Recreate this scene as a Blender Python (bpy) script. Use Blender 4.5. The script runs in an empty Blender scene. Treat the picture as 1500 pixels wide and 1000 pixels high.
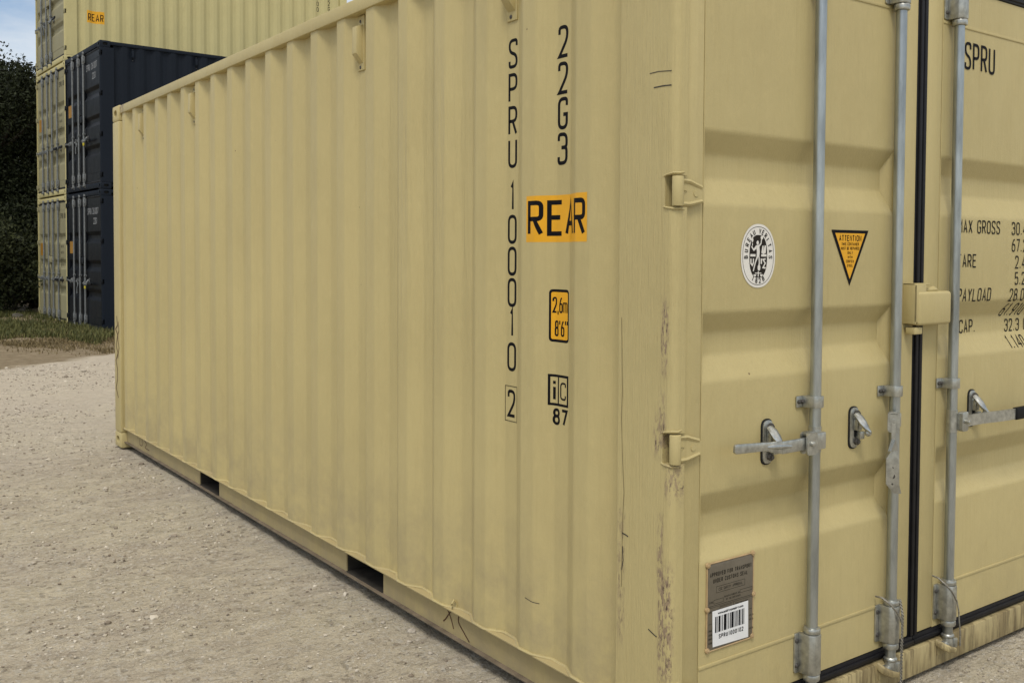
import bpy, bmesh, math, random
import numpy as np
from mathutils import Vector, Matrix, noise
R_ = math.radians
random.seed(7)
rng = np.random.default_rng(7)
scene = bpy.context.scene
COL = scene.collection

# ------------------------------------------------------------------ camera
cam_d = bpy.data.cameras.new("camera")
cam = bpy.data.objects.new("camera", cam_d); COL.objects.link(cam)
cam.location = (-1.9106, -1.9369, 1.494)
cam.rotation_euler = (R_(88.0491), R_(-0.3313), R_(-36.7906))
cam_d.sensor_width = 36.0
cam_d.lens = 1441.764 / 1500 * 36
cam_d.shift_x = (750 - 790.18) / 1500
cam_d.shift_y = (420.76 - 500) / 1500
cam_d.clip_start = 0.05; cam_d.clip_end = 2000
scene.camera = cam

# ------------------------------------------------------------------ world
SUN_EL, SUN_AZ = 57.0, 222.0      # azimuth of the sun, degrees clockwise from +Y
w = bpy.data.worlds.new("World"); scene.world = w; w.use_nodes = True
nt = w.node_tree; nt.nodes.clear()
def N(t, typ, **k):
    n = t.nodes.new(typ)
    for a, b in k.items(): setattr(n, a, b)
    return n
out = N(nt, 'ShaderNodeOutputWorld'); bg = N(nt, 'ShaderNodeBackground')
sky = N(nt, 'ShaderNodeTexSky', sky_type='NISHITA'); sky.sun_disc = False
sky.sun_elevation = R_(SUN_EL); sky.sun_rotation = R_(SUN_AZ)
sky.air_density = 1.0; sky.dust_density = .35; sky.ozone_density = 1.6
tc = N(nt, 'ShaderNodeTexCoord'); mp = N(nt, 'ShaderNodeMapping'); mp.inputs['Scale'].default_value = (1.0, 1.0, 3.2); mp.inputs['Location'].default_value = (7.7, 2.2, .4)
nz = N(nt, 'ShaderNodeTexNoise'); nz.inputs['Scale'].default_value = 2.3; nz.inputs['Detail'].default_value = 9; nz.inputs['Roughness'].default_value = .62
rp = N(nt, 'ShaderNodeValToRGB'); rp.color_ramp.elements[0].position = .34; rp.color_ramp.elements[1].position = .62
mx = N(nt, 'ShaderNodeMix', data_type='RGBA'); mx.inputs[7].default_value = (9.9, 9.4, 8.6, 1)
mul = N(nt, 'ShaderNodeMath', operation='MULTIPLY'); mul.inputs[1].default_value = .55
L = nt.links.new
L(tc.outputs['Generated'], mp.inputs['Vector']); L(mp.outputs['Vector'], nz.inputs['Vector'])
L(nz.outputs['Fac'], rp.inputs['Fac']); L(rp.outputs['Color'], mul.inputs[0]); # bright cloud deck added overhead, out of view, for soft fill; clearer near the horizon
sz = N(nt, 'ShaderNodeSeparateXYZ'); L(tc.outputs['Generated'], sz.inputs[0])
dk = N(nt, 'ShaderNodeMapRange'); dk.interpolation_type = 'SMOOTHSTEP'; L(sz.outputs[2], dk.inputs[0])
dk.inputs[1].default_value = .30; dk.inputs[2].default_value = .62; dk.inputs[3].default_value = .0; dk.inputs[4].default_value = .9
mxx = N(nt, 'ShaderNodeMath', operation='MAXIMUM'); L(mul.outputs[0], mxx.inputs[0]); L(dk.outputs[0], mxx.inputs[1]); L(mxx.outputs[0], mx.inputs[0])
L(sky.outputs['Color'], mx.inputs[6]); L(mx.outputs[2], bg.inputs['Color']); bg.inputs['Strength'].default_value = .10
L(bg.outputs[0], out.inputs['Surface'])

# ------------------------------------------------------------------ sun (veiled by cloud)
sd = bpy.data.lights.new("sun", 'SUN'); sd.energy = 1.6; sd.angle = R_(16); sd.color = (1, .955, .88)
sun = bpy.data.objects.new("sun", sd); COL.objects.link(sun)
az = R_(SUN_AZ); el = R_(SUN_EL)
dirv = Vector((math.sin(az) * math.cos(el), math.cos(az) * math.cos(el), math.sin(el)))
sun.rotation_euler = dirv.to_track_quat('Z', 'Y').to_euler()
scene.view_settings.view_transform = 'Standard'; scene.view_settings.look = 'None'
scene.view_settings.gamma = 1; scene.view_settings.exposure = 0.25

# ------------------------------------------------------------------ materials
def mat(name):
    m = bpy.data.materials.new(name); m.use_nodes = True
    t = m.node_tree; b = t.nodes['Principled BSDF']
    return m, t, b
def noise_n(t, coord, scale, detail=4, rough=.55, mapping=None):
    if mapping:
        mm = N(t, 'ShaderNodeMapping'); mm.inputs['Scale'].default_value = mapping
        t.links.new(coord, mm.inputs['Vector']); coord = mm.outputs['Vector']
    n = N(t, 'ShaderNodeTexNoise'); n.inputs['Scale'].default_value = scale
    n.inputs['Detail'].default_value = detail; n.inputs['Roughness'].default_value = rough
    t.links.new(coord, n.inputs['Vector']); return n.outputs['Fac']
def ramp(t, fac, p0, p1, c0=(0, 0, 0, 1), c1=(1, 1, 1, 1)):
    r = N(t, 'ShaderNodeValToRGB'); r.color_ramp.elements[0].position = p0; r.color_ramp.elements[1].position = p1
    r.color_ramp.elements[0].color = c0; r.color_ramp.elements[1].color = c1
    t.links.new(fac, r.inputs['Fac']); return r.outputs['Color']
def mixc(t, fac, a, b, mode='MIX'):
    m = N(t, 'ShaderNodeMix', data_type='RGBA', blend_type=mode)
    for i, v in ((0, fac), (6, a), (7, b)):
        if isinstance(v, (int, float)): m.inputs[i].default_value = v
        elif isinstance(v, tuple): m.inputs[i].default_value = (*v[:3], 1)
        else: t.links.new(v, m.inputs[i])
    return m.outputs[2]
def mth(t, op, a, b=None, clamp=False):
    m = N(t, 'ShaderNodeMath', operation=op); m.use_clamp = clamp
    for i, v in enumerate((a, b)):
        if v is None: continue
        if isinstance(v, (int, float)): m.inputs[i].default_value = v
        else: t.links.new(v, m.inputs[i])
    return m.outputs[0]
def bump(t, h, dist, strength=1.0, nrm=None):
    b = N(t, 'ShaderNodeBump'); b.inputs['Distance'].default_value = dist; b.inputs['Strength'].default_value = strength
    t.links.new(h, b.inputs['Height'])
    if nrm is not None: t.links.new(nrm, b.inputs['Normal'])
    return b.outputs['Normal']
def sep(t, coord):
    s = N(t, 'ShaderNodeSeparateXYZ'); t.links.new(coord, s.inputs[0]); return s.outputs
def window(t, v, a, b, soft):
    """1 inside a..b of value v, soft edges"""
    m1 = N(t, 'ShaderNodeMapRange'); m1.interpolation_type = 'SMOOTHSTEP'
    t.links.new(v, m1.inputs[0]); m1.inputs[1].default_value = a - soft; m1.inputs[2].default_value = a + soft
    m2 = N(t, 'ShaderNodeMapRange'); m2.interpolation_type = 'SMOOTHSTEP'
    t.links.new(v, m2.inputs[0]); m2.inputs[1].default_value = b - soft; m2.inputs[2].default_value = b + soft
    m2.inputs[3].default_value = 1; m2.inputs[4].default_value = 0
    return mth(t, 'MULTIPLY', m1.outputs[0], m2.outputs[0])

def paint(name, base, rough=.5, streak=0.0, grime=0.0, chips=(), dent=.0035, specks=.5, wear_z=None, spec=.35, crease=False):
    m, t, b = mat(name)
    co = N(t, 'ShaderNodeTexCoord').outputs['Object']
    big = noise_n(t, co, 1.1, 3)
    mid = noise_n(t, co, 7, 5, .6, (1, 1, .35))
    vert = noise_n(t, co, 9, 5, .65, (7, 7, .35))
    c = mixc(t, ramp(t, big, .35, .68), tuple(v * .955 for v in base), tuple(min(1, v * 1.035) for v in base))
    c = mixc(t, mth(t, 'MULTIPLY', ramp(t, mid, .45, .75), .22), c, (base[0] * .84, base[1] * .80, base[2] * .78))
    c = mixc(t, mth(t, 'MULTIPLY', ramp(t, vert, .56, .8), .16 + grime * .3), c, (base[0] * .72, base[1] * .66, base[2] * .58))
    fine = noise_n(t, co, 34, 6, .7, (1, 1, .5)); c = mixc(t, mth(t, 'MULTIPLY', ramp(t, fine, .50, .74), .30), c, (base[0] * 1.16, base[1] * 1.15, base[2] * 1.16))
    fin2 = noise_n(t, co, 55, 5, .75, (1.6, 1.6, .12)); c = mixc(t, mth(t, 'MULTIPLY', ramp(t, fin2, .54, .76), .26), c, (base[0] * .74, base[1] * .70, base[2] * .64))
    runs = noise_n(t, co, 5, 7, .7, (6, 6, .10)); c = mixc(t, mth(t, 'MULTIPLY', ramp(t, runs, .60, .74), .22), c, (base[0] * .66, base[1] * .58, base[2] * .50))
    # rare rusty specks
    vo = N(t, 'ShaderNodeTexVoronoi'); vo.inputs['Scale'].default_value = 9; t.links.new(co, vo.inputs['Vector'])
    sp = ramp(t, vo.outputs['Distance'], .022, .04, (1, 1, 1, 1), (0, 0, 0, 1))
    gate = ramp(t, noise_n(t, co, 2.2, 2), .56, .6)
    c = mixc(t, mth(t, 'MULTIPLY', mth(t, 'MULTIPLY', sp, gate), specks), c, (.10, .055, .03))
    if wear_z:      # dirt thrown up on the lowest part
        s = sep(t, co)
        f = N(t, 'ShaderNodeMapRange'); t.links.new(s[2], f.inputs[0]); f.inputs[1].default_value = wear_z[0]; f.inputs[2].default_value = wear_z[1]
        f.inputs[3].default_value = 1; f.inputs[4].default_value = 0
        nn = noise_n(t, co, 6, 6, .7)
        fac = mth(t, 'MULTIPLY', mth(t, 'MULTIPLY', f.outputs[0], ramp(t, nn, .38, .66)), wear_z[2])
        c = mixc(t, fac, c, (.26, .215, .14))
    # scraped patches: (axis ranges) boxes in object space where the paint is broken
    for (ya, yb, za, zb, amt) in chips:
        s = sep(t, co)
        bx = mth(t, 'MULTIPLY', window(t, s[1], ya, yb, .008), window(t, s[2], za, zb, .04))
        n1 = noise_n(t, co, 22, 8, .78, (1, 3.2, 1))
        n2 = noise_n(t, co, 70, 5, .7, (1, 2.2, .6))
        f1 = mth(t, 'MULTIPLY', bx, ramp(t, n1, .47, .53)); f1 = mth(t, 'MULTIPLY', f1, amt)
        c = mixc(t, f1, c, (.27, .20, .13))
        f2 = mth(t, 'MULTIPLY', mth(t, 'MULTIPLY', bx, ramp(t, n2, .55, .59)), ramp(t, n1, .48, .52)); f2 = mth(t, 'MULTIPLY', f2, amt)
        c = mixc(t, f2, c, (.055, .035, .028))
    t.links.new(c, b.inputs['Base Color'])
    rr = N(t, 'ShaderNodeMapRange'); t.links.new(mid, rr.inputs[0]); rr.inputs[3].default_value = rough - .08; rr.inputs[4].default_value = rough + .12
    t.links.new(rr.outputs[0], b.inputs['Roughness'])
    b.inputs['Specular IOR Level'].default_value = spec
    nrm = bump(t, noise_n(t, co, 1.9, 3, .5, (1, 1, .6)), dent * 6, .6)
    nrm = bump(t, noise_n(t, co, 170, 4, .65), .0011, .5, nrm)
    nrm = bump(t, noise_n(t, co, 18, 4, .6), .004, .30, nrm)
    if crease:
        s = sep(t, co); wz = window(t, s[2], 1.15, 2.25, .25); wy = window(t, s[1], 1.05, 1.75, .10)
        cr = mth(t, 'MULTIPLY', mth(t, 'MULTIPLY', wz, wy), noise_n(t, co, 2.2, 4, .6, (1, 5, .35))); nrm = bump(t, cr, .05, .4, nrm)
    if streak:
        nrm = bump(t, noise_n(t, co, 30, 4, .6, (5, 5, .22)), .0022 * streak, .6, nrm)
    t.links.new(nrm, b.inputs['Normal'])
    return m
CREAM = (.476, .398, .190)
M = {}
M['cream'] = paint('cream_paint', CREAM, .52, .35)
M['cream_side'] = paint('cream_side_paint', CREAM, .5, .7, wear_z=(.16, .75, .55), crease=True, specks=.8)
M['cream_door'] = paint('cream_door_paint', CREAM, .5, .7, specks=.9, grime=.12, wear_z=(.12, .5, .25))
M['cream_post'] = paint('cream_post_paint', CREAM, .5, 2.4, grime=.15,
    chips=((.022, .048, 1.17, 1.36, 1.0), (.03, .055, .94, 1.10, .8), (.006, .05, .30, .62, 1.0), (.036, .056, .55, .76, .9), (.048, .075, .94, 1.03, 1.0), (.195, .225, .35, .75, .5), (-.03, .03, .82, .91, .8)))
M['cream_rail'] = paint('cream_rail_dirt_shade_paint', (.375, .305, .150), .6, .3, grime=.6, wear_z=(.02, .20, .9))  # base darkened partly as dirt film, partly as painted-in shade under the flange
M['cream_toprail'] = paint('cream_top_rail_paint', CREAM, .5, .2, chips=((5.78, 5.9, 2.5, 2.6, 1.0),))
M['cream_far'] = paint('cream_weathered_paint', (.50, .445, .215), .55, .3, grime=.5)
M['cream_far_door'] = paint('cream_shaded_door_paint', (.27, .25, .145), .6, .3, grime=.9)  # low base paints in the dim light on these doors, with grime on top
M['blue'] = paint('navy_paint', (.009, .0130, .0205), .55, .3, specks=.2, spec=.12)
M['blue_door'] = paint('navy_shaded_door_paint', (.0035, .005, .008), .45, .3, specks=.2, spec=.16)  # darker copy of the navy side colour; the doors' shade is in the paint

def sill_mat():
    m, t, b = mat('stained_sill_paint')
    co = N(t, 'ShaderNodeTexCoord').outputs['Object']
    v1 = noise_n(t, co, 26, 6, .7, (1.6, 1, .16)); v2 = noise_n(t, co, 9, 6, .65, (1.4, 1, .25))
    c = mixc(t, ramp(t, noise_n(t, co, 12, 3), .35, .7), (.44, .36, .185), (.36, .30, .15))
    c = mixc(t, mth(t, 'MULTIPLY', ramp(t, v2, .42, .58), .8), c, (.21, .16, .075))
    c = mixc(t, mth(t, 'MULTIPLY', ramp(t, v1, .50, .58), .65), c, (.12, .088, .04))
    t.links.new(c, b.inputs['Base Color']); b.inputs['Roughness'].default_value = .6
    t.links.new(bump(t, v1, .002, .6), b.inputs['Normal']); return m
M['sill'] = sill_mat()

def simple(name, col, rough=.5, metal=0.0, var=.12, scale=30, bm=.0006, mapping=None, spec=.35):
    m, t, b = mat(name)
    co = N(t, 'ShaderNodeTexCoord').outputs['Object']
    n = noise_n(t, co, scale, 5, .6, mapping)
    c = mixc(t, ramp(t, n, .3, .7), tuple(v * (1 - var) for v in col), tuple(min(1, v * (1 + var)) for v in col))
    t.links.new(c, b.inputs['Base Color']); b.inputs['Roughness'].default_value = rough; b.inputs['Metallic'].default_value = metal
    if not metal: b.inputs['Specular IOR Level'].default_value = spec
    t.links.new(bump(t, n, bm, .5), b.inputs['Normal']); return m
M['galv'] = simple('galvanised_steel', (.36, .385, .385), .33, .85, .28, 28, .0008, (1, 1, .2))
M['galv_cast'] = simple('cast_galvanised_steel', (.40, .405, .375), .36, .8, .28, 45, .0010)
M['galv_handle'] = simple('handle_steel', (.42, .43, .41), .30, .85, .28, 50, .0008)
M['bolt'] = simple('dull_bolt_steel', (.075, .07, .065), .55, .4, .4, 90)
M['rubber'] = simple('black_rubber', (.007, .007, .009), .5, 0, .35, 14, .002, None, .25)
M['grip'] = simple('black_plastic_grip', (.006, .006, .007), .5, spec=.2)
M['ink'] = simple('black_ink', (.004, .004, .006), .6, 0, .2, 40, .0001, None, .12)
M['ink_grey'] = simple('grey_print', (.12, .12, .125), .5, 0, .2, 40, .0001)
M['ink_plate'] = simple('plate_engraving', (.018, .015, .011), .6, 0, .2, 40, .0001, None, .15)
M['white_ink'] = simple('white_lettering', (.33, .34, .35), .6, 0, .3, 40, .0001)
M['amber'] = simple('amber_vinyl', (.72, .36, .012), .42, 0, .05, 12, .0001)
M['amber_dull'] = simple('faded_amber_vinyl', (.34, .17, .02), .5, 0, .1, 12, .0001)
M['white'] = simple('white_vinyl', (.74, .75, .76), .4, 0, .04, 12, .0001)
M['white_bv'] = simple('off_white_vinyl', (.70, .68, .63), .4, 0, .05, 12, .0001)
M['dark_bv'] = simple('dark_brown_vinyl', (.018, .015, .011), .5, 0, .1, 12, .0001, None, .15)
M['plate'] = simple('brown_anodised_plate', (.150, .130, .098), .45, .25, .12, 20, .0003)
M['plate_edge'] = simple('plate_frame_paint', (.42, .30, .16), .5, 0, .15, 40, .001)
M['wire'] = simple('braided_wire', (.26, .245, .21), .55, .4, .45, 160, .002)
M['dark'] = simple('dark_opening', (.008, .008, .008), .8)
M['scratch'] = simple('scratch_mark', (.045, .04, .035), .7)
M['crayon'] = simple('brown_crayon', (.075, .03, .015), .8, 0, .3, 200)
M['pocket'] = simple('pocket_shade_paint', (.032, .028, .022), .8, 0, .4, 20)  # near-black colour paints in the shade inside the fork pockets
M['lip'] = simple('dusty_rail_lip', (.14, .11, .075), .8, 0, .35, 14, .001)
M['under'] = simple('underbody_coating', (.03, .028, .024), .85)
M['yellow_plastic'] = simple('yellow_tag_plastic', (.55, .47, .04), .5)

# ------------------------------------------------------------------ helpers
def tag(o, label=None, cat=None, group=None, kind=None):
    if label: o['label'] = label
    if cat: o['category'] = cat
    if group: o['group'] = group
    if kind: o['kind'] = kind
    return o
def empty(name, loc=(0, 0, 0), rz=0):
    o = bpy.data.objects.new(name, None); COL.objects.link(o); o.location = loc; o.rotation_euler = (0, 0, rz)
    o.empty_display_size = .2; return o
def mesh_obj(name, me, material, parent=None):
    o = bpy.data.objects.new(name, me); COL.objects.link(o)
    if material and not me.materials: me.materials.append(material)
    if parent: o.parent = parent
    return o

def clusters(bm, eps=.0015):
    """faces grouped into pieces; pieces whose boxes touch count as one"""
    seen = set(); isl = []
    for f in bm.faces:
        if f in seen: continue
        st = [f]; seen.add(f); fs = []
        while st:
            q = st.pop(); fs.append(q)
            for v in q.verts:
                for n in v.link_faces:
                    if n not in seen: seen.add(n); st.append(n)
        co = np.array([v.co[:] for q in fs for v in q.verts]); isl.append([fs, co.min(0) - eps, co.max(0) + eps])
    ch = True
    while ch:
        ch = False
        for i in range(len(isl)):
            for j in range(len(isl) - 1, i, -1):
                if (isl[i][1] < isl[j][2]).all() and (isl[j][1] < isl[i][2]).all():
                    isl[i] = [isl[i][0] + isl[j][0], np.minimum(isl[i][1], isl[j][1]), np.maximum(isl[i][2], isl[j][2])]; isl.pop(j); ch = True
    return [i[0] for i in isl]
class MB:
    def __init__(s): s.bm = bmesh.new()
    def merge(s, o):
        me = bpy.data.meshes.new('t'); o.to_mesh(me); o.free(); s.bm.from_mesh(me); bpy.data.meshes.remove(me)
    def box(s, x0, x1, y0, y1, z0, z1, bev=0, seg=2, rot=None, piv=None):
        b = bmesh.new(); bmesh.ops.create_cube(b, size=1)
        for v in b.verts: v.co = Vector(((v.co.x + .5) * (x1 - x0) + x0, (v.co.y + .5) * (y1 - y0) + y0, (v.co.z + .5) * (z1 - z0) + z0))
        if bev: bmesh.ops.bevel(b, geom=b.edges[:], offset=bev, segments=seg, affect='EDGES', profile=.5)
        if rot: bmesh.ops.rotate(b, verts=b.verts, cent=piv or ((x0 + x1) / 2, (y0 + y1) / 2, (z0 + z1) / 2), matrix=rot)
        s.merge(b); return s
    def cyl(s, p0, p1, r, r2=None, seg=20, bev=0):
        p0 = Vector(p0); p1 = Vector(p1); d = p1 - p0; b = bmesh.new()
        bmesh.ops.create_cone(b, cap_ends=True, segments=seg, radius1=r, radius2=r if r2 is None else r2, depth=d.length)
        if bev:
            ed = [e for e in b.edges if abs(e.verts[0].co.z - e.verts[1].co.z) < 1e-6]
            bmesh.ops.bevel(b, geom=ed, offset=bev, segments=2, affect='EDGES', profile=.5)
        mtx = Matrix.Translation((p0 + p1) / 2) @ d.to_track_quat('Z', 'Y').to_matrix().to_4x4()
        bmesh.ops.transform(b, matrix=mtx, verts=b.verts); s.merge(b); return s
    def sphere(s, c, r, sc=(1, 1, 1), sub=2):
        b = bmesh.new(); bmesh.ops.create_icosphere(b, subdivisions=sub, radius=r)
        for v in b.verts: v.co = Vector((v.co.x * sc[0] + c[0], v.co.y * sc[1] + c[1], v.co.z * sc[2] + c[2]))
        s.merge(b); return s
    def prism(s, pts, axis, a, b_, bev=0):
        """closed 2D polygon pts extruded along axis ('x','y','z') from a to b_"""
        b = bmesh.new()
        def P(u, v, w_):
            return {'x': (w_, u, v), 'y': (u, w_, v), 'z': (u, v, w_)}[axis]
        v0 = [b.verts.new(P(u, v, a)) for u, v in pts]; v1 = [b.verts.new(P(u, v, b_)) for u, v in pts]
        n = len(pts)
        b.faces.new(v0); b.faces.new(v1[::-1])
        for i in range(n): b.faces.new((v0[i], v1[i], v1[(i + 1) % n], v0[(i + 1) % n]))
        bmesh.ops.recalc_face_normals(b, faces=b.faces)
        if bev: bmesh.ops.bevel(b, geom=b.edges[:], offset=bev, segments=2, affect='EDGES', profile=.5)
        s.merge(b); return s
    def sheet(s, prof, axis, a, b_):
        """open polyline extruded (single skin)"""
        def P(u, v, w_):
            return {'x': (w_, u, v), 'y': (u, w_, v), 'z': (u, v, w_)}[axis]
        v0 = [s.bm.verts.new(P(u, v, a)) for u, v in prof]; v1 = [s.bm.verts.new(P(u, v, b_)) for u, v in prof]
        for i in range(len(prof) - 1): s.bm.faces.new((v0[i], v0[i + 1], v1[i + 1], v1[i]))
        return s
    def tube(s, path, r, seg=8, flat=None):
        """round (or elliptic when flat=(rx,ry)) tube along path"""
        path = [Vector(p) for p in path]; rings = []
        up = Vector((0, 0, 1))
        for i, p in enumerate(path):
            d = (path[min(i + 1, len(path) - 1)] - path[max(i - 1, 0)]).normalized()
            sd_ = d.cross(up)
            if sd_.length < .05: sd_ = d.cross(Vector((0, 1, 0)))
            sd_.normalize(); u2 = sd_.cross(d).normalized()
            rr = r[i] if isinstance(r, (list, tuple)) else r
            rx, ry = (rr, rr) if not flat else (rr * flat[0], rr * flat[1])
            rings.append([s.bm.verts.new(p + sd_ * math.cos(2 * math.pi * k / seg) * rx + u2 * math.sin(2 * math.pi * k / seg) * ry) for k in range(seg)])
        for a, b in zip(rings, rings[1:]):
            for k in range(seg): s.bm.faces.new((a[k], a[(k + 1) % seg], b[(k + 1) % seg], b[k]))
        s.bm.faces.new(rings[0][::-1]); s.bm.faces.new(rings[-1]); return s
    def mesh(s, name, smooth=None):
        bmesh.ops.recalc_face_normals(s.bm, faces=s.bm.faces)
        me = bpy.data.meshes.new(name); s.bm.to_mesh(me); s.bm.free()
        if smooth is not None:
            me.polygons.foreach_set('use_smooth', [True] * len(me.polygons))
            me.set_sharp_from_angle(angle=R_(smooth))
        return me
    def build(s, name, m, parent=None, smooth=35):
        """one object; pieces that do not touch become objects of their own"""
        groups = clusters(s.bm)
        if len(groups) < 2: return mesh_obj(name, s.mesh(name, smooth), m, parent)
        first = None
        for g in groups:
            b = MB(); mp_ = {}
            for f in g:
                vs = []
                for v in f.verts:
                    if v not in mp_: mp_[v] = b.bm.verts.new(v.co)
                    vs.append(mp_[v])
                b.bm.faces.new(vs)
            o = mesh_obj(name, b.mesh(name, smooth), m, parent); first = first or o
        s.bm.free(); return first

def bool_cut(name, body, cutters, m, parent, smooth=35):
    """body MB minus cutter MBs -> one clean mesh object"""
    o = mesh_obj(name, body.mesh(name), m, parent); tmp = []
    for c in cutters:
        k = mesh_obj('cut', c.mesh('cut'), None); tmp.append(k)
        md = o.modifiers.new('b', 'BOOLEAN'); md.operation = 'DIFFERENCE'; md.solver = 'EXACT'; md.object = k
    # cutters live in the same local space as the body
    if parent:
        o.parent = None
    dg = bpy.context.evaluated_depsgraph_get(); dg.update()
    me = bpy.data.meshes.new_from_object(o.evaluated_get(dg)); me.name = name
    o.modifiers.clear(); o.data = me
    if parent: o.parent = parent
    for k in tmp: bpy.data.objects.remove(k)
    me.polygons.foreach_set('use_smooth', [True] * len(me.polygons)); me.set_sharp_from_angle(angle=R_(smooth))
    return o

def copy_tree(o, parent=None):
    c = o.copy(); COL.objects.link(c)
    if parent: c.parent = parent
    for ch in list(o.children): copy_tree(ch, c)
    return c

# ------------------------------------------------------------------ stroke lettering
def fillet(pts, r, closed=False):
    outp = []; n = len(pts)
    for i, p in enumerate(pts):
        x, y = p[0], p[1]; k = p[2] if len(p) > 2 else 1.0
        if (not closed and i in (0, n - 1)) or k == 0: outp.append((x, y)); continue
        a = Vector(pts[i - 1][:2]); b = Vector((x, y)); c = Vector(pts[(i + 1) % n][:2])
        u = a - b; v = c - b; lim = min(u.length, v.length) * .5; rr = min(r * k, lim)
        if u.length < 1e-6 or v.length < 1e-6: outp.append((x, y)); continue
        p0 = b + u.normalized() * rr; p1 = b + v.normalized() * rr
        for j in range(6):
            s_ = j / 5; q = p0 * (1 - s_) ** 2 + b * 2 * s_ * (1 - s_) + p1 * s_ ** 2; outp.append((q.x, q.y))
    return outp
# glyph strokes in a unit box; third number scales the rounding of that corner (0 = sharp)
O_ = [(0, 0), (1, 0), (1, 1), (0, 1)]
G = {
 'O': [('c', O_)], '0': [('c', O_)], '1': [('o', [(.22, .84, 0), (.62, 1, 0), (.62, 0)])],
 '2': [('o', [(0, .76), (0, 1), (1, 1), (1, .58), (0, .0, 0), (1.05, 0)])],
 '3': [('o', [(0, .78), (0, 1), (1, 1), (1, .54), (.35, .54)]), ('o', [(.35, .54), (1, .54), (1, 0), (0, 0), (0, .22)])],
 '4': [('o', [(.75, 0), (.75, 1, 0), (0, .28, 0), (1.1, .28)])],
 '5': [('o', [(.95, 1), (.08, 1, 0), (.02, .55, 0), (1, .64), (1, 0), (0, 0), (0, .2)])],
 '6': [('o', [(.9, 1), (.5, .95), (0, .55), (0, 0), (1, 0), (1, .58), (.05, .58)])],
 '7': [('o', [(0, 1), (1, 1, 0), (.35, 0)])],
 '8': [('c', [(.06, .54), (.94, .54), (.94, 1), (.06, 1)]), ('c', [(0, 0), (1, 0), (1, .54), (0, .54)])],
 '9': [('o', [(.1, 0), (.5, .05), (1, .45), (1, 1), (0, 1), (0, .42), (.95, .42)])],
 'S': [('o', [(1, .78), (1, 1), (0, 1), (0, .58), (1, .42), (1, 0), (0, 0), (0, .22)])],
 'P': [('o', [(0, 0), (0, 1, 0), (1, 1), (1, .46), (0, .46)])],
 'R': [('o', [(0, 0), (0, 1, 0), (1, 1), (1, .48), (0, .48)]), ('o', [(.5, .48), (1, 0)])],
 'U': [('o', [(0, 1), (0, 0), (1, 0), (1, 1)])],
 'G': [('o', [(1, .76), (1, 1), (0, 1), (0, 0), (1, 0), (1, .46, 0), (.55, .46)])],
 'C': [('o', [(1, .76), (1, 1), (0, 1), (0, 0), (1, 0), (1, .24)])],
 'E': [('o', [(1, 1), (0, 1, 0), (0, 0, 0), (1, 0)]), ('o', [(0, .52), (.85, .52)])],
 'F': [('o', [(1, 1), (0, 1, 0), (0, 0)]), ('o', [(0, .5), (.85, .5)])],
 'A': [('o', [(0, 0), (.5, 1, 0), (1, 0)]), ('o', [(.18, .32), (.82, .32)])],
 'M': [('o', [(0, 0), (0, 1, 0), (.5, .35, 0), (1, 1, 0), (1, 0)])],
 'X': [('o', [(0, 0), (1, 1)]), ('o', [(0, 1), (1, 0)])],
 'T': [('o', [(0, 1), (1, 1)]), ('o', [(.5, 1), (.5, 0)])],
 'Y': [('o', [(0, 1), (.5, .5, 0), (1, 1)]), ('o', [(.5, .5), (.5, 0)])],
 'L': [('o', [(0, 1), (0, 0, 0), (1, 0)])], 'D': [('c', [(0, 0, 0), (1, 0), (1, 1), (0, 1, 0)])],
 'V': [('o', [(0, 1), (.5, 0, 0), (1, 1)])], 'N': [('o', [(0, 0), (0, 1, 0), (1, 0, 0), (1, 1)])],
 'H': [('o', [(0, 0), (0, 1)]), ('o', [(1, 0), (1, 1)]), ('o', [(0, .5), (1, .5)])],
 'I': [('o', [(.5, 0), (.5, 1)])], 'B': [('c', [(0, .52, 0), (.92, .52), (.92, 1), (0, 1, 0)]), ('c', [(0, 0, 0), (1, 0), (1, .52), (0, .52, 0)])],
 'W': [('o', [(0, 1), (.25, 0, 0), (.5, .7, 0), (.75, 0, 0), (1, 1)])], 'K': [('o', [(0, 0), (0, 1)]), ('o', [(1, 1), (0, .4, 0), (1, 0)])],
 '.': [('o', [(.3, 0), (.3, .1)])], ',': [('o', [(.4, .08), (.2, -.18)])], "'": [('o', [(.35, 1.05), (.3, .78)])],
 'm': [('o', [(0, 0), (0, .66)]), ('o', [(0, .5), (0, .66), (.5, .66), (.5, 0)]), ('o', [(.5, .5), (.5, .66), (1, .66), (1, 0)])],
 'i': [('o', [(.5, 0), (.5, .66)]), ('o', [(.5, .82), (.5, .98)])], 'Q': [('c', O_), ('o', [(.6, .25), (1.05, -.05)])],
}
NARROW = {'.': .4, ',': .4, "'": .4, 'I': .5, '1': .75, ' ': .8}
def ribbon(pts, wd, closed=False):
    """mitred ribbon -> list of quads (4 2D points)"""
    P = [Vector(p) for p in pts]; n = len(P); L_, R2 = [], []
    for i in range(n):
        a = P[i - 1] if (closed or i > 0) else None; c = P[(i + 1) % n] if (closed or i < n - 1) else None
        d1 = (P[i] - a).normalized() if a is not None and (P[i] - a).length > 1e-7 else None
        d2 = (c - P[i]).normalized() if c is not None and (c - P[i]).length > 1e-7 else None
        if d1 is None: d1 = d2
        if d2 is None: d2 = d1
        t_ = (d1 + d2); t_ = t_.normalized() if t_.length > 1e-4 else d1
        nn = Vector((-t_.y, t_.x)); n1 = Vector((-d1.y, d1.x)); k = 1 / max(.45, nn.dot(n1))
        L_.append(P[i] + nn * wd / 2 * k); R2.append(P[i] - nn * wd / 2 * k)
    q = []
    for i in range(n if closed else n - 1):
        j = (i + 1) % n; q.append((R2[i], R2[j], L_[j], L_[i]))
    return q
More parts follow.
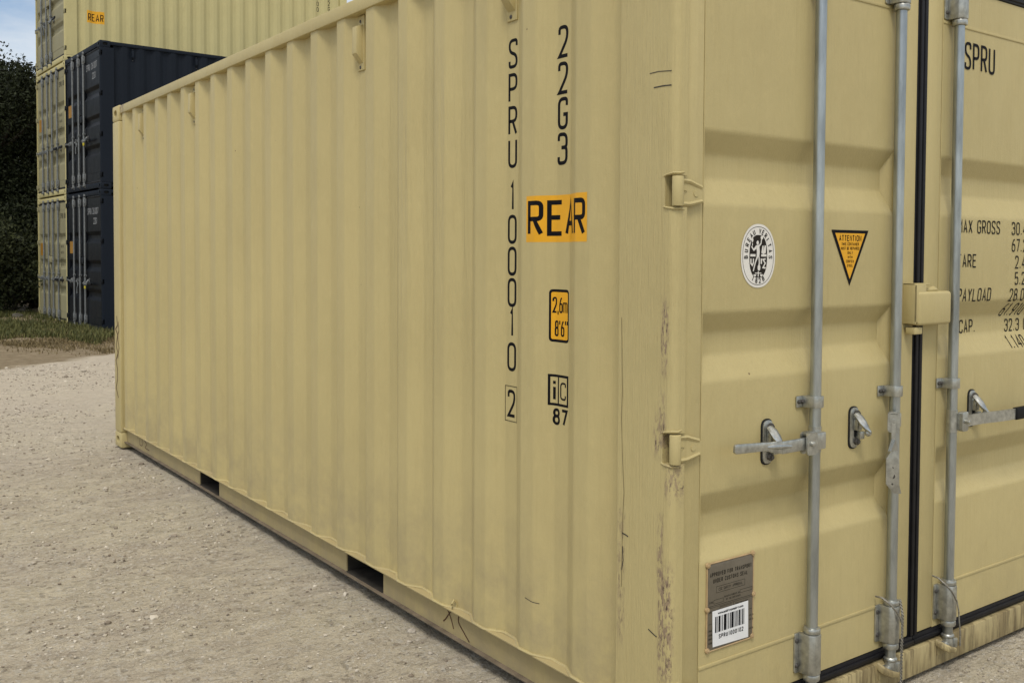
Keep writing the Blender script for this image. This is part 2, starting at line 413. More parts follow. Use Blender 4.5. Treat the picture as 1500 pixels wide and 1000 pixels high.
def text_quads(txt, h, wch, stroke, gap, slant=0, rad=.5, depth=0):
    """polygons [(pts2d, layer)] of a line of text starting at 0,0; returns polys,width"""
    res = []; x = 0
    for ch in txt:
        if ch == ' ': x += wch * .9 + gap * .3; continue
        k = NARROW.get(ch, 1.0)
        for li, (cl, pts) in enumerate(G[ch]):
            iw = max(wch * k - stroke, .0001); ih = h - stroke
            pp = [((p[0] * iw + stroke / 2, p[1] * ih + stroke / 2) + ((p[2],) if len(p) > 2 else ())) for p in pts]
            f = fillet(pp, rad * iw, cl == 'c')
            for q in ribbon(f, stroke, cl == 'c'):
                res.append(([(v.x + x + slant * v.y, v.y) for v in q], li))
        x += wch * k + gap
    return res, x - gap
class Flat:
    """collects 2D polygons with a layer number, writes them on a surface"""
    def __init__(s): s.p = []
    def poly(s, pts, lay=0): s.p.append((list(pts), lay)); return s
    def rect(s, x0, y0, x1, y1, lay=0): return s.poly([(x0, y0), (x1, y0), (x1, y1), (x0, y1)], lay)
    def ring(s, pts, wd, lay=0):
        for q in ribbon(pts, wd, True): s.poly([(v.x, v.y) for v in q], lay)
        return s
    def line(s, pts, wd, lay=0):
        for q in ribbon(pts, wd): s.poly([(v.x, v.y) for v in q], lay)
        return s
    def text(s, txt, x, y, h, wch, stroke, gap, lay=0, slant=0, centre=False, xf=None, rad=.5):
        q, wdt = text_quads(txt, h, wch, stroke, gap, slant, rad)
        ox = x - wdt / 2 if centre else x
        for pts, l in q:
            pts = [(a + ox, b + y) for a, b in pts]
            if xf: pts = [xf(*p) for p in pts]
            s.poly(pts, lay + l)
        return s
    def build(s, name, m, parent, place, cuts=()):
        """place(u,v,layer)->(x,y,z); cuts = u values where the surface bends"""
        bm = bmesh.new(); lay = bm.verts.layers.float.new('lay')
        for pts, l in s.p:
            vs = []
            for u, v in pts:
                q = bm.verts.new((u, v, 0)); q[lay] = l; vs.append(q)
            try: bm.faces.new(vs)
            except ValueError: pass
        for c in cuts:
            bmesh.ops.bisect_plane(bm, geom=bm.verts[:] + bm.edges[:] + bm.faces[:], plane_co=(c, 0, 0), plane_no=(1, 0, 0))
        for v in bm.verts: v.co = Vector(place(v.co.x, v.co.y, v[lay]))
        me = bpy.data.meshes.new(name); bm.to_mesh(me); bm.free()
        return mesh_obj(name, me, m, parent)
def rrect(x0, y0, x1, y1, r): return fillet([(x0, y0), (x1, y0), (x1, y1), (x0, y1)], r, True)
def ellipse(cx, cy, rx, ry, n=48, p=2.0):
    o = []
    for i in range(n):
        a = 2 * math.pi * i / n; c, s_ = math.cos(a), math.sin(a)
        o.append((cx + rx * math.copysign(abs(c) ** (2 / p), c), cy + ry * math.copysign(abs(s_) ** (2 / p), s_)))
    return o

# ------------------------------------------------------------------ container geometry
LEN, WID, HGT = 6.08, 2.438, 2.591
PITCH, YE0 = .2845, .457
XO, XI = .018, .054          # depth of outer and inner flats behind the casting face
def side_profile():
    """(y, depth) polyline of the corrugated side, near to far, with rounded bends"""
    raw = [(.235, XI)]
    for k in range(20):
        e = YE0 + PITCH * k
        if k == 0: raw += [(e - .143, XI)]
        else: raw += [(e - .143, XI)]
        raw += [(e - .074, XO), (e, XO), (min(e + .069, 5.934), XI)]
    raw += [(5.935, XI)]
    outp = []
    for i, p in enumerate(raw):
        if i in (0, len(raw) - 1): outp.append(p); continue
        a, b, c = Vector(raw[i - 1]), Vector(p), Vector(raw[i + 1])
        r = .009; p0 = b + (a - b).normalized() * r; p1 = b + (c - b).normalized() * r
        for j in range(4):
            s_ = j / 3; q = p0 * (1 - s_) ** 2 + b * 2 * s_ * (1 - s_) + p1 * s_ ** 2; outp.append((q.x, q.y))
    return outp
SP = side_profile(); SPY = np.array([p[0] for p in SP]); SPX = np.array([p[1] for p in SP])
def fy(y): return float(np.interp(y, SPY, SPX))
def put_left(u, v, l): return (fy(u) - .0012 - .00025 * l, u, v)          # u = y, mirrored text uses -u before
def place_left(u, v, l): y = -u; return (fy(y) - .0012 - .00025 * l, y, v)
def place_right(u, v, l): return (WID - fy(u) + .0012 + .00025 * l, u, v)
CUTL = [-p[0] for p in SP]; CUTR = [p[0] for p in SP]
def place_door(u, v, l): return (u, .0185 - .00025 * l, v)

# recesses pressed into the door, z of outer-top, inner-top, inner-bottom, outer-bottom
REC = [(1.848, 1.783, 1.714, 1.638), (1.329, 1.270, 1.202, 1.130), (.808, .741, .669, .609)]
DY = .020; DD = .036
def door_mesh(x0, xa, xb, x1, z0, z1):
    m = MB()
    # stiles
    m.box(x0, xa, DY, DY + .055, z0, z1, .006)
    m.box(xb, x1, DY, DY + .055, z0, z1, .006)
    prof = [(DY, z1)]
    for a, b, c, d in REC: prof += [(DY, a), (DY + DD, b), (DY + DD, c), (DY, d)]
    prof += [(DY, z0)]
    back = [(DY + .055, z0), (DY + .055, z1)]
    rp_ = []
    for i, p in enumerate(prof):
        if i in (0, len(prof) - 1): rp_.append(p); continue
        a, b, c = Vector(prof[i - 1]), Vector(p), Vector(prof[i + 1]); r = .010
        p0 = b + (a - b).normalized() * r; p1 = b + (c - b).normalized() * r
        for j in range(4):
            s_ = j / 3; q = p0 * (1 - s_) ** 2 + b * 2 * s_ * (1 - s_) + p1 * s_ ** 2; rp_.append((q.x, q.y))
    m.prism(rp_ + back, 'x', xa - .0005, xb + .0005)
    # sloped ends of the recesses on the seam side
    for a, b, c, d in REC:
        for xe, s_ in ((xb, -1),):
            v = [m.bm.verts.new(p) for p in ((xe, DY + .001, a), (xe, DY + .001, d), (xe + s_ * .028, DY + DD - .0005, c), (xe + s_ * .028, DY + DD - .0005, b))]
            m.bm.faces.new(v)
            w0 = m.bm.verts.new((xe, DY + DD, b)); w1 = m.bm.verts.new((xe, DY + DD, c))
            m.bm.faces.new((v[0], v[3], w0)); m.bm.faces.new((v[1], v[2], w1))
    # weld beads: top and bottom panel laps and along the stiles
    for z in (.300, 2.316): m.box(xa, xb, DY - .0028, DY + .001, z, z + .010, .001)
    for x in (xa, xb): m.tube([(x, DY + .0005, z0 + .02), (x, DY + .0005, z1 - .02)], .0014, 6)
    return m

def locking_bar(parent, x, hub=None, hand='left', galv='galv'):
    """bar with end housings, mid guide; returns bar object"""
    m = MB(); m.cyl((x, -.012, .110), (x, -.012, 2.50), .0175, seg=24)
    bar = m.build('locking_bar', M[galv], parent)
    for zc in (.249, 2.392):
        h = MB(); z0, z1 = zc - .063, zc + .063
        h.prism(fillet([(x - .050, z0), (x - .015, z0), (x - .015, z1), (x - .050, z1)], .008, True), 'y', .0135, .0195, .001)
        h.prism([(x - .034, .0138), (x - .027, -.024), (x - .017, -.0375), (x + .012, -.0375), (x + .026, -.028), (x + .032, .0138)], 'z', z0, z1, .003)
        h.cyl((x, -.012, z1), (x, -.012, z1 + .020), .0265, seg=24, bev=.006)
        h.cyl((x, -.012, z0 - .022), (x, -.012, z0), .0265, seg=24, bev=.005)
        ho = h.build('bar_housing', M['galv_cast'], bar)
        b = MB()
        for z in (z0 + .024, z1 - .024): b.sphere((x - .041, .013, z), .0075, (1, .7, 1)); b.cyl((x - .041, .014, z), (x - .041, .0095, z), .0065, seg=6)
        b.build('bolt', M['bolt'], bar)
        b = MB()
        for z in (z0 + .026, z1 - .026): b.cyl((x + .026, -.018, z), (x + .0305, -.0205, z), .0062, seg=14)
        b.build('housing_hole', M['dark'], bar)
    g = MB(); z0, z1 = 1.022, 1.058
    g.box(x - .058, x - .018, .0135, .0185, z0, z1, .0022)
    g.prism([(x - .030, .0138), (x - .022, -.026), (x - .012, -.0335), (x + .012, -.0335), (x + .0235, -.026), (x + .0245, .0138)], 'z', z0, z1, .002)
    g.build('bar_guide', M['galv_cast'], bar)
    b = MB()
    for dx in (-.049, -.034): b.cyl((x + dx, .014, 1.04), (x + dx, .0085, 1.04), .0065, seg=8); b.sphere((x + dx, .0085, 1.04), .0048, (1, .6, 1))
    b.build('bolt', M['bolt'], bar)
    b = MB(); b.cyl((x + .0232, -.012, 1.04), (x + .0265, -.012, 1.04), .006, seg=14); b.build('guide_hole', M['dark'], bar)
    # cam on the bar ends
    for s_, z in ((1, .105), (-1, 2.512)):
        c = MB(); c.cyl((x, -.012, z - s_ * .024), (x, -.012, z + s_ * .030), .0225, .0185, seg=20, bev=.003)
        c.sphere((x, -.012, z + s_ * .022), .024, (1, 1, .55))
        c.box(x - .036, x + .036, -.028, .0, z - .026, z - .002, .008, rot=Matrix.Rotation(R_(18 * s_), 3, 'Y'))
        c.box(x + .008, x + .030, -.036, -.018, z - .022, z + .014, .006)
        c.build('cam', M['galv_cast'], bar)
    return bar

def retainer(parent, x, z=.931):
    """oblong handle keeper with two bolts and a curled hook"""
    m = MB()
    m.prism(fillet([(x - .024, z - .066), (x + .020, z - .066), (x + .020, z + .066), (x - .024, z + .066)], .022, True), 'y', .0125, .0195, .0015)
    m.box(x - .012, x + .014, -.006, .0125, z - .008, z + .03, .004)
    m.box(x + .004, x + .03, -.004, .012, z - .038, z - .012, .003)
    ob = m.build('handle_retainer', M['galv_cast'], parent)
    b = MB(); b.prism(fillet([(x - .029, z - .070), (x + .022, z - .070), (x + .022, z + .070), (x - .029, z + .070)], .025, True), 'y', .0165, .0199); b.box(x - .006, x + .010, .010, .0128, z - .030, z - .008); b.build('rubber_pad', M['dark'], ob)
    b = MB()
    for dz in (.046, -.046): b.cyl((x + .004, .013, z + dz), (x + .004, .003, z + dz), .0115, seg=8, bev=.0015); b.cyl((x + .004, .003, z + dz), (x + .004, -.002, z + dz), .0065, seg=6)
    b.build('bolt', M['bolt'], ob)
    h = MB(); h.tube([(x - .006, .004, z + .046), (x - .006, -.008, z + .036), (x - .004, -.020, z + .020), (x - .001, -.030, z + .006), (x + .003, -.036, z - .006), (x + .006, -.034, z - .014)],
                     [.014, .018, .020, .017, .014, .010], 10, (1.0, .55))
    h.sphere((x + .004, -.034, z - .011), .0125, (1.1, .8, 1))
    h.build('hook', M['galv_handle'], ob)
    return ob

def handle_set(bar, x, z, mode):
    """clevis on the bar and its handle: left, right_grip or hanging"""
    if mode == 'hanging':
        c = MB()
        A = R_(34); X0, Y0 = x - .050, -.042
        c.prism(fillet([(-.019, z - .034), (.019, z - .034), (.019, z + .034), (-.019, z + .034)], .012, True), 'y', -.013, -.008)
        c.prism(fillet([(-.019, z - .034), (.019, z - .034), (.019, z + .034), (-.019, z + .034)], .012, True), 'y', .008, .013)
        c.box(-.015, .015, -.013, .013, z + .022, z + .034, .004)
        c.cyl((0, -.018, z + .004), (0, .016, z + .004), .0065, seg=10)
        bmesh.ops.rotate(c.bm, verts=c.bm.verts, cent=(0, 0, 0), matrix=Matrix.Rotation(R_(-56), 3, 'Z'))
        bmesh.ops.translate(c.bm, verts=c.bm.verts, vec=(X0, Y0, 0))
        c.box(X0 + .012, x + .004, -.036, -.018, z - .022, z + .024, .003)
        c.build('handle_hub', M['galv_cast'], bar)
        h = MB()
        # upper edge-on blade, half twist, broad lower blade, bent tip
        path = [(X0, Y0, z + .01), (X0, Y0, z - .055), (X0 - .006, Y0 - .003, z - .095), (X0 - .010, Y0 - .004, z - .12), (X0 - .010, Y0 - .006, z - .205)]
        def sect(c_, ang, wd, th):
            ca, sa = math.cos(ang), math.sin(ang); o = []
            for a, b in ((-wd, -th), (wd, -th), (wd, th), (-wd, th)):
                o.append((c_[0] + a * ca - b * sa, c_[1] + a * sa + b * ca, c_[2]))
            return o
        secs = [sect(path[0], R_(34), .016, .0065), sect(path[1], R_(34), .016, .0065), sect(path[2], R_(-5), .018, .006), sect(path[3], R_(-42), .021, .005), sect(path[4], R_(-50), .021, .005)]
        tip = sect((path[4][0] + .016, path[4][1] - .008, z - .236), R_(-50), .012, .005); secs.append(tip)
        vs = [[h.bm.verts.new(p) for p in s_] for s_ in secs]
        for a, b in zip(vs, vs[1:]):
            for k in range(4): h.bm.faces.new((a[k], a[(k + 1) % 4], b[(k + 1) % 4], b[k]))
        h.bm.faces.new(vs[0]); h.bm.faces.new(vs[-1][::-1])
        ho = h.build('door_handle', M['galv_handle'], bar, 20)
        d = MB()
        for dz, r in ((-.150, .0035), (-.178, .009), (-.204, .0035)): n_ = Vector((-.80, -.60, 0)); q = Vector((X0 - .010, Y0 - .005, z + dz)); d.cyl(q + n_ * .0045, q + n_ * .0060, r, seg=12)
        d.build('handle_hole', M['bolt'], bar)
        return
    s_ = -1 if mode == 'left' else 1
    c = MB(); a, b = sorted((x + s_ * .006, x + s_ * .046)) if s_ > 0 else (x - .096, x - .050)
    if s_ < 0: c.box(x - .062, x + .006, -.052, -.020, z - .026, z + .028, .006)
    if mode == 'left':
        c.prism(fillet([(a - .004, z - .034), (b, z - .034), (b, z + .034), (a - .004, z + .034)], .014, True), 'y', -.062, -.056)
        c.prism(fillet([(a, z - .034), (b, z - .034), (b, z + .034), (a, z + .034)], .014, True), 'y', -.036, -.030)
        c.box(a + .006, b, -.060, -.030, z + .022, z + .034, .005)
    else:
        c.prism(fillet([(a, z - .036), (b, z - .036), (b, z + .034), (a, z + .034)], .010, True), 'y', -.050, -.030, .002)
    c.cyl(((a + b) / 2 - .004, -.070, z), ((a + b) / 2 - .004, -.03, z), .008, seg=12, bev=.002)
    c.cyl((x, -.012, z - .040), (x, -.012, z + .040), .0195, seg=20)
    c.build('handle_hub', M['galv_cast'], bar)
    h = MB()
    if mode == 'left':
        h.box(x - .205, x - .070, -.054, -.045, z - .018, z + .020, .003)
        h.prism([(x - .204, z - .017), (x - .204, z + .020), (x - .24, z + .022), (x - .29, z + .026), (x - .402, z + .033), (x - .407, z + .029), (x - .409, z + .010), (x - .403, z + .005), (x - .28, z + .000), (x - .24, z - .010)], 'y', -.053, -.043, .0018)
        h.tube([(x - .270, -.048, z + .010), (x - .225, -.052, z + .008), (x - .165, -.053, z + .002)], [.006, .010, .005], 10)
        ho = h.build('door_handle', M['galv_handle'], bar)
    else:
        pts = [(x + .030, -.038), (x + .10, -.038), (x + .16, -.040), (x + .24, -.052), (x + .34, -.058)]
        for (xa, ya), (xb, yb) in zip(pts, pts[1:]):
            h.prism([(xa, ya), (xb, yb), (xb, yb - .010), (xa, ya - .010)], 'z', z - .020, z + .020)
        h.build('door_handle', M['galv_handle'], bar)
        g = MB(); g.box(x + .34, x + .60, -.074, -.052, z - .023, z + .023, .006); g.build('handle_grip', M['grip'], bar)

def hinge(door, xs, zc, m, post_side=-1):
    """xs = function mapping distance from the post corner to x"""
    h = MB()
    X = xs
    h.cyl((X(.014), .004, zc - .041), (X(.014), .004, zc + .041), .0165, seg=20, bev=.002)
    pts = [(X(.026), zc + .033), (X(.060), zc + .031), (X(.118), zc + .014), (X(.122), zc - .026), (X(.062), zc - .037), (X(.026), zc - .037)]
    h.prism(pts, 'y', .008, .020)
    h.tube([(X(.028), .009, zc + .031), (X(.062), .009, zc + .029), (X(.112), .011, zc + .014)], .0066, 6)
    h.tube([(X(.028), .009, zc - .034), (X(.062), .009, zc - .034), (X(.114), .011, zc - .024)], .0066, 6)
    h.cyl((X(.088), .009, zc - .004), (X(.088), .006, zc - .004), .009, seg=14)
    h.tube([(X(.030), .008, zc + .006), (X(.050), .008, zc + .002), (X(.030), .008, zc - .010)], .003, 6)
    return h.build('hinge', m, door)

def emboss_sticker_bv(door, cx, cz):
    rx, rz = .076, .0945
    f = Flat(); f.poly(ellipse(cx, cz, rx, rz, 64, 2.2)); st = f.build('inspection_sticker', M['white_bv'], door, place_door)
    st['label'] = 'oval white and black inspection sticker reading BUREAU VERITAS 1828'
    f = Flat(); f.ring(ellipse(cx, cz, rx - .0075, rz - .0085, 64, 2.2), .0016, 1)
    f.poly(ellipse(cx, cz - .0015, .0395, .0635, 48, 2.5), 1)
    f.build('sticker_print', M['dark_bv'], door, place_door)
    t = Flat()
    def arc(txt, a0, a1, flip=False, h=.0160, wch=.0094):
        n = len(txt)
        for i, ch in enumerate(txt):
            if ch == ' ': continue
            a = R_(a0 + (a1 - a0) * (i / (n - 1)))
            px = cx + (rx - .0215) * math.cos(a); pz = cz + (rz - .0205) * math.sin(a)
            # normal of ellipse
            nx, nz_ = math.cos(a) / rx, math.sin(a) / rz; l = math.hypot(nx, nz_); nx /= l; nz_ /= l
            if flip: nx, nz_ = -nx, -nz_
            tx, tz = nz_, -nx
            t.text(ch, -wch / 2, -h / 2, h, wch, .0030, 0, 2, xf=lambda u, v: (px + u * tx + v * nx, pz + u * tz + v * nz_))
    arc('BUREAU VERITAS', 183, -3)
    arc('1828', 246, 294, True)
    t.build('sticker_lettering', M['dark_bv'], door, place_door)
    w_ = Flat(); k = .0415
    def P(*pts): w_.poly([(cx + a * .001, cz + b * .001) for a, b in pts], 2)
    w_.poly(ellipse(cx - .004, cz + .039, .0052, .0062, 14), 2)
    P((-11, 31), (3, 33), (6, 12), (4, -2), (-8, -2), (-7, 12)); P((2, 33), (4, 27), (13, 36), (15, 49), (11, 50), (9, 38))
    w_.poly(ellipse(cx + .0145, cz + .054, .0055, .0055, 14), 2)
    P((-11, 31), (-21, 21), (-30, 30), (-32, 26), (-21, 14), (-8, 22)); P((-8, -2), (0, -2), (-11, -20), (-20, -46), (-24, -45), (-16, -20)); P((0, -2), (5, -2), (7, -22), (5, -38), (-1, -37), (2, -20))
    w_.poly(ellipse(cx + .003, cz - .035, .0062, .009, 16), 3)
    P((-31, 47), (-27, 58), (-23, 46), (-27, 38)); P((-29, 37), (-25, 37), (-26, 29), (-28, 29))
    w_.rect(cx - .036, cz - .002, cx - .013, cz + .005, 3); w_.rect(cx + .012, cz - .002, cx + .036, cz + .005, 3)
    P((13, 9), (17, 30), (23, 30), (22, 14), (28, 32), (34, 30), (33, 9), (22, 5))
    w_.line([(cx - .033, cz - .008), (cx - .033, cz - .022), (cx - .026, cz - .028), (cx - .022, cz - .020), (cx - .022, cz - .008)], .005, 2)
    w_.rect(cx + .010, cz - .024, cx + .016, cz - .008, 3)
    w_.line([(cx + .032, cz - .009), (cx + .021, cz - .011), (cx + .031, cz - .022), (cx + .021, cz - .035), (cx + .033, cz - .036)], .0045, 2)
    w_.rect(cx - .014, cz - .0525, cx + .014, cz - .050, 2); w_.rect(cx - .002, cz - .062, cx + .002, cz - .046, 3)
    P((-21, -55), (-8, -55), (-11, -61), (-18, -61)); P((8, -55), (21, -55), (18, -61), (11, -61))
    w_.build('sticker_emblem', M['white_bv'], door, place_door)

def warning_triangle(door):
    f = Flat(); f.poly([(.712, 1.576), (.908, 1.576), (.810, 1.396)]); st = f.build('warning_sticker', M['ink'], door, place_door)
    st['label'] = 'amber triangular warning sticker with black border reading ATTENTION'
    f = Flat(); f.poly([(.731, 1.566), (.889, 1.566), (.810, 1.418)], 1); f.build('sticker_face', M['amber'], door, place_door)
    t = Flat()
    for s_, z, h, wc in (('ATTENTION', 1.540, .020, .0118), ('THIS CONTAINER', 1.526, .0100, .0060), ('MUST BE REPAIRED', 1.512, .0100, .0052), ('ONLY', 1.498, .0095, .0062),
                         ('WITH', 1.4845, .0090, .0060), ('CORTEN', 1.4705, .0095, .0058), ('STEEL', 1.457, .009, .0052)):
        t.text(s_, .810, z, h, wc, (.0031 if h > .015 else .0018), (.0022 if h > .015 else .0012), 2, centre=True)
    t.build('sticker_lettering', M['ink'], door, place_door)

def data_plate(door):
    f = MB(); x0, x1, z0, z1 = .160, .360, .346, .604
    pts = rrect(x0 + .004, z0 + .004, x1 - .004, z1 - .004, .014)
    f.prism(pts, 'y', .0155, .0198, .0008); pl = f.build('data_plate', M['plate'], door)
    pl['label'] = 'brown metal customs approval plate riveted on the door'
    e = MB()
    loop = rrect(x0 + .001, z0 + .001, x1 - .001, z1 - .001, .014)
    e.tube([(a, .0175, b) for a, b in loop] + [(loop[0][0], .0175, loop[0][1])], .0026, 6)
    e.build('plate_edge', M['plate_edge'], pl)
    e = MB()
    for a, b in ((x0 + .003, z1 - .004), (x1 - .004, z1 - .002), (x0 + .002, .470), (x1, .478), (x0 + .004, z0 + .005), (x1 - .005, z0 + .006)):
        e.cyl((a, .019, b), (a, .0125, b), .0085, .007, seg=12); e.sphere((a, .0125, b), .0048, (1, .6, 1), 1)
    e.build('rivet', M['plate_edge'], pl)
    Y = lambda u, v, l: (u, .0152 - .00025 * l, v)
    t = Flat()
    t.text('APPROVED FOR TRANSPORT', .260, .563, .0125, .0062, .0022, .0022, centre=True)
    t.text('UNDER CUSTOMS SEAL', .258, .544, .0125, .0064, .0022, .0022, centre=True)
    t.ring([(.198, .514), (.320, .514), (.320, .532), (.198, .532)], .0010)
    t.text('CSC SAFETY APPROVAL', .259, .5185, .0085, .0044, .0012, .0012, centre=True)
    t.text('TYPE', .168, .4855, .0065, .0038, .0010, .001); t.ring([(.188, .483), (.228, .483), (.228, .494), (.188, .494)], .0010)
    t.text("MANUFACTURER'S NO", .232, .4935, .0055, .0032, .0009, .0009); t.text('OF THE CONTAINER', .240, .4845, .0055, .0032, .0009, .0009)
    t.ring([(.300, .494), (.353, .494), (.353, .503), (.300, .503)], .0010)
    t.line([(.166, .478), (.354, .478)], .0012); t.line([(.166, .4735), (.354, .4735)], .0009)
    t.text('IDENTITY NO', .168, .4585, .0060, .0034, .0009, .0010); t.ring([(.214, .457), (.262, .457), (.262, .470), (.214, .470)], .0009)
    t.line([(.272, .474), (.272, .352)], .0009); t.text('THIS CONTAINER', .279, .4625, .006, .0034, .0010, .0010); t.text('MAINTAINED', .281, .453, .006, .0034, .0010, .0010)
    t.line([(.166, .427), (.272, .427)], .0009); t.line([(.272, .437), (.354, .437)], .0009)
    for i, z in enumerate((.404, .392, .380, .368)):
        t.text('MADE' if i % 2 else 'GROSS', .167, z, .0055, .0032, .0010, .0009)
    for z in (.415, .402, .375): t.text('KG LB'.replace('K', 'K'), .342, z, .005, .003, .0009, .0008)
    t.build('plate_lettering', M['ink_plate'], pl, Y)
    b = Flat(); q = [(.184, .3575), (.337, .3535), (.335, .464), (.181, .463)]
    b.poly(q, 1); lb = b.build('barcode_label', M['white'], door, lambda u, v, l: (u, .0143, v))
    lb['label'] = 'white barcode label reading SPRU1000102 stuck over the brown plate'
    Y2 = lambda u, v, l: (u, .0140 - .0002 * l, v)
    k = Flat(); x = .193
    for wd in (.005, .003, .008, .002, .003, .011, .002, .003, .004, .010, .002, .004, .003, .007, .003, .005, .002):
        k.rect(x, .3975, x + wd, .4445); x += wd + .0022 + (.0016 if wd < .004 else 0)
        if x > .322: break
    k.text('SPRU1000102', .262, .3775, .0130, .0078, .0026, .0024, 0, centre=True)
    k.build('barcode', M['ink'], lb, Y2)
    # lower-case web line, from the built-in typeface
    cu = bpy.data.curves.new('web', 'FONT'); cu.body = 'www.acaldercontainer.com'; cu.size = .0098; cu.align_x = 'CENTER'; cu.extrude = 0; cu.offset = .0003
    to = bpy.data.objects.new('web', cu); COL.objects.link(to)
    dg = bpy.context.evaluated_depsgraph_get(); dg.update()
    me = bpy.data.meshes.new_from_object(to.evaluated_get(dg)); bpy.data.objects.remove(to)
    me.transform(Matrix.Translation((.259, .0136, .4505)) @ Matrix.Rotation(R_(90), 4, 'X'))
    me.materials.clear(); mesh_obj('web_address', me, M['ink'], lb)

def casting(parent, x0, x1, y0, y1, z0, z1, sx, sy, m, holes=True):
    """corner casting with an obround side hole and end hole; sx,sy = which outer side (-1/+1)"""
    body = MB(); body.box(x0, x1, y0, y1, z0, z1, .012, 2)
    if not holes: return body.build('corner_casting', m, parent)
    cx, cy, cz = (x0 + x1) / 2, (y0 + y1) / 2, (z0 + z1) / 2
    c1 = MB()
    px = x0 if sx < 0 else x1
    a, b = sorted((px + sx * .01, px - sx * .03))
    c1.prism(ellipse(cy, cz, .041, .026, 24, 2.6), 'x', a, b)
    c2 = MB(); py = y0 if sy < 0 else y1; a, b = sorted((py + sy * .01, py - sy * .03))
    c2.prism(ellipse(cx, cz, .033, .030, 24, 2.6), 'y', a, b)
    o = bool_cut('corner_casting', body, [c1, c2], m, parent)
    d = MB()
    if sx < 0: d.prism(ellipse(cy, cz, .041, .026, 24, 2.6), 'x', x0 + .027, x0 + .0285)
    else: d.prism(ellipse(cy, cz, .041, .026, 24, 2.6), 'x', x1 - .0285, x1 - .027)
    a = py - sy * .0285; d.prism(ellipse(cx, cz, .033, .030, 24, 2.6), 'y', min(a, a + .0015), max(a, a + .0015))
    d.build('casting_hole', M['dark'], o)
    return o

HZ = [2.375, 1.668, .955, .246]     # hinge heights

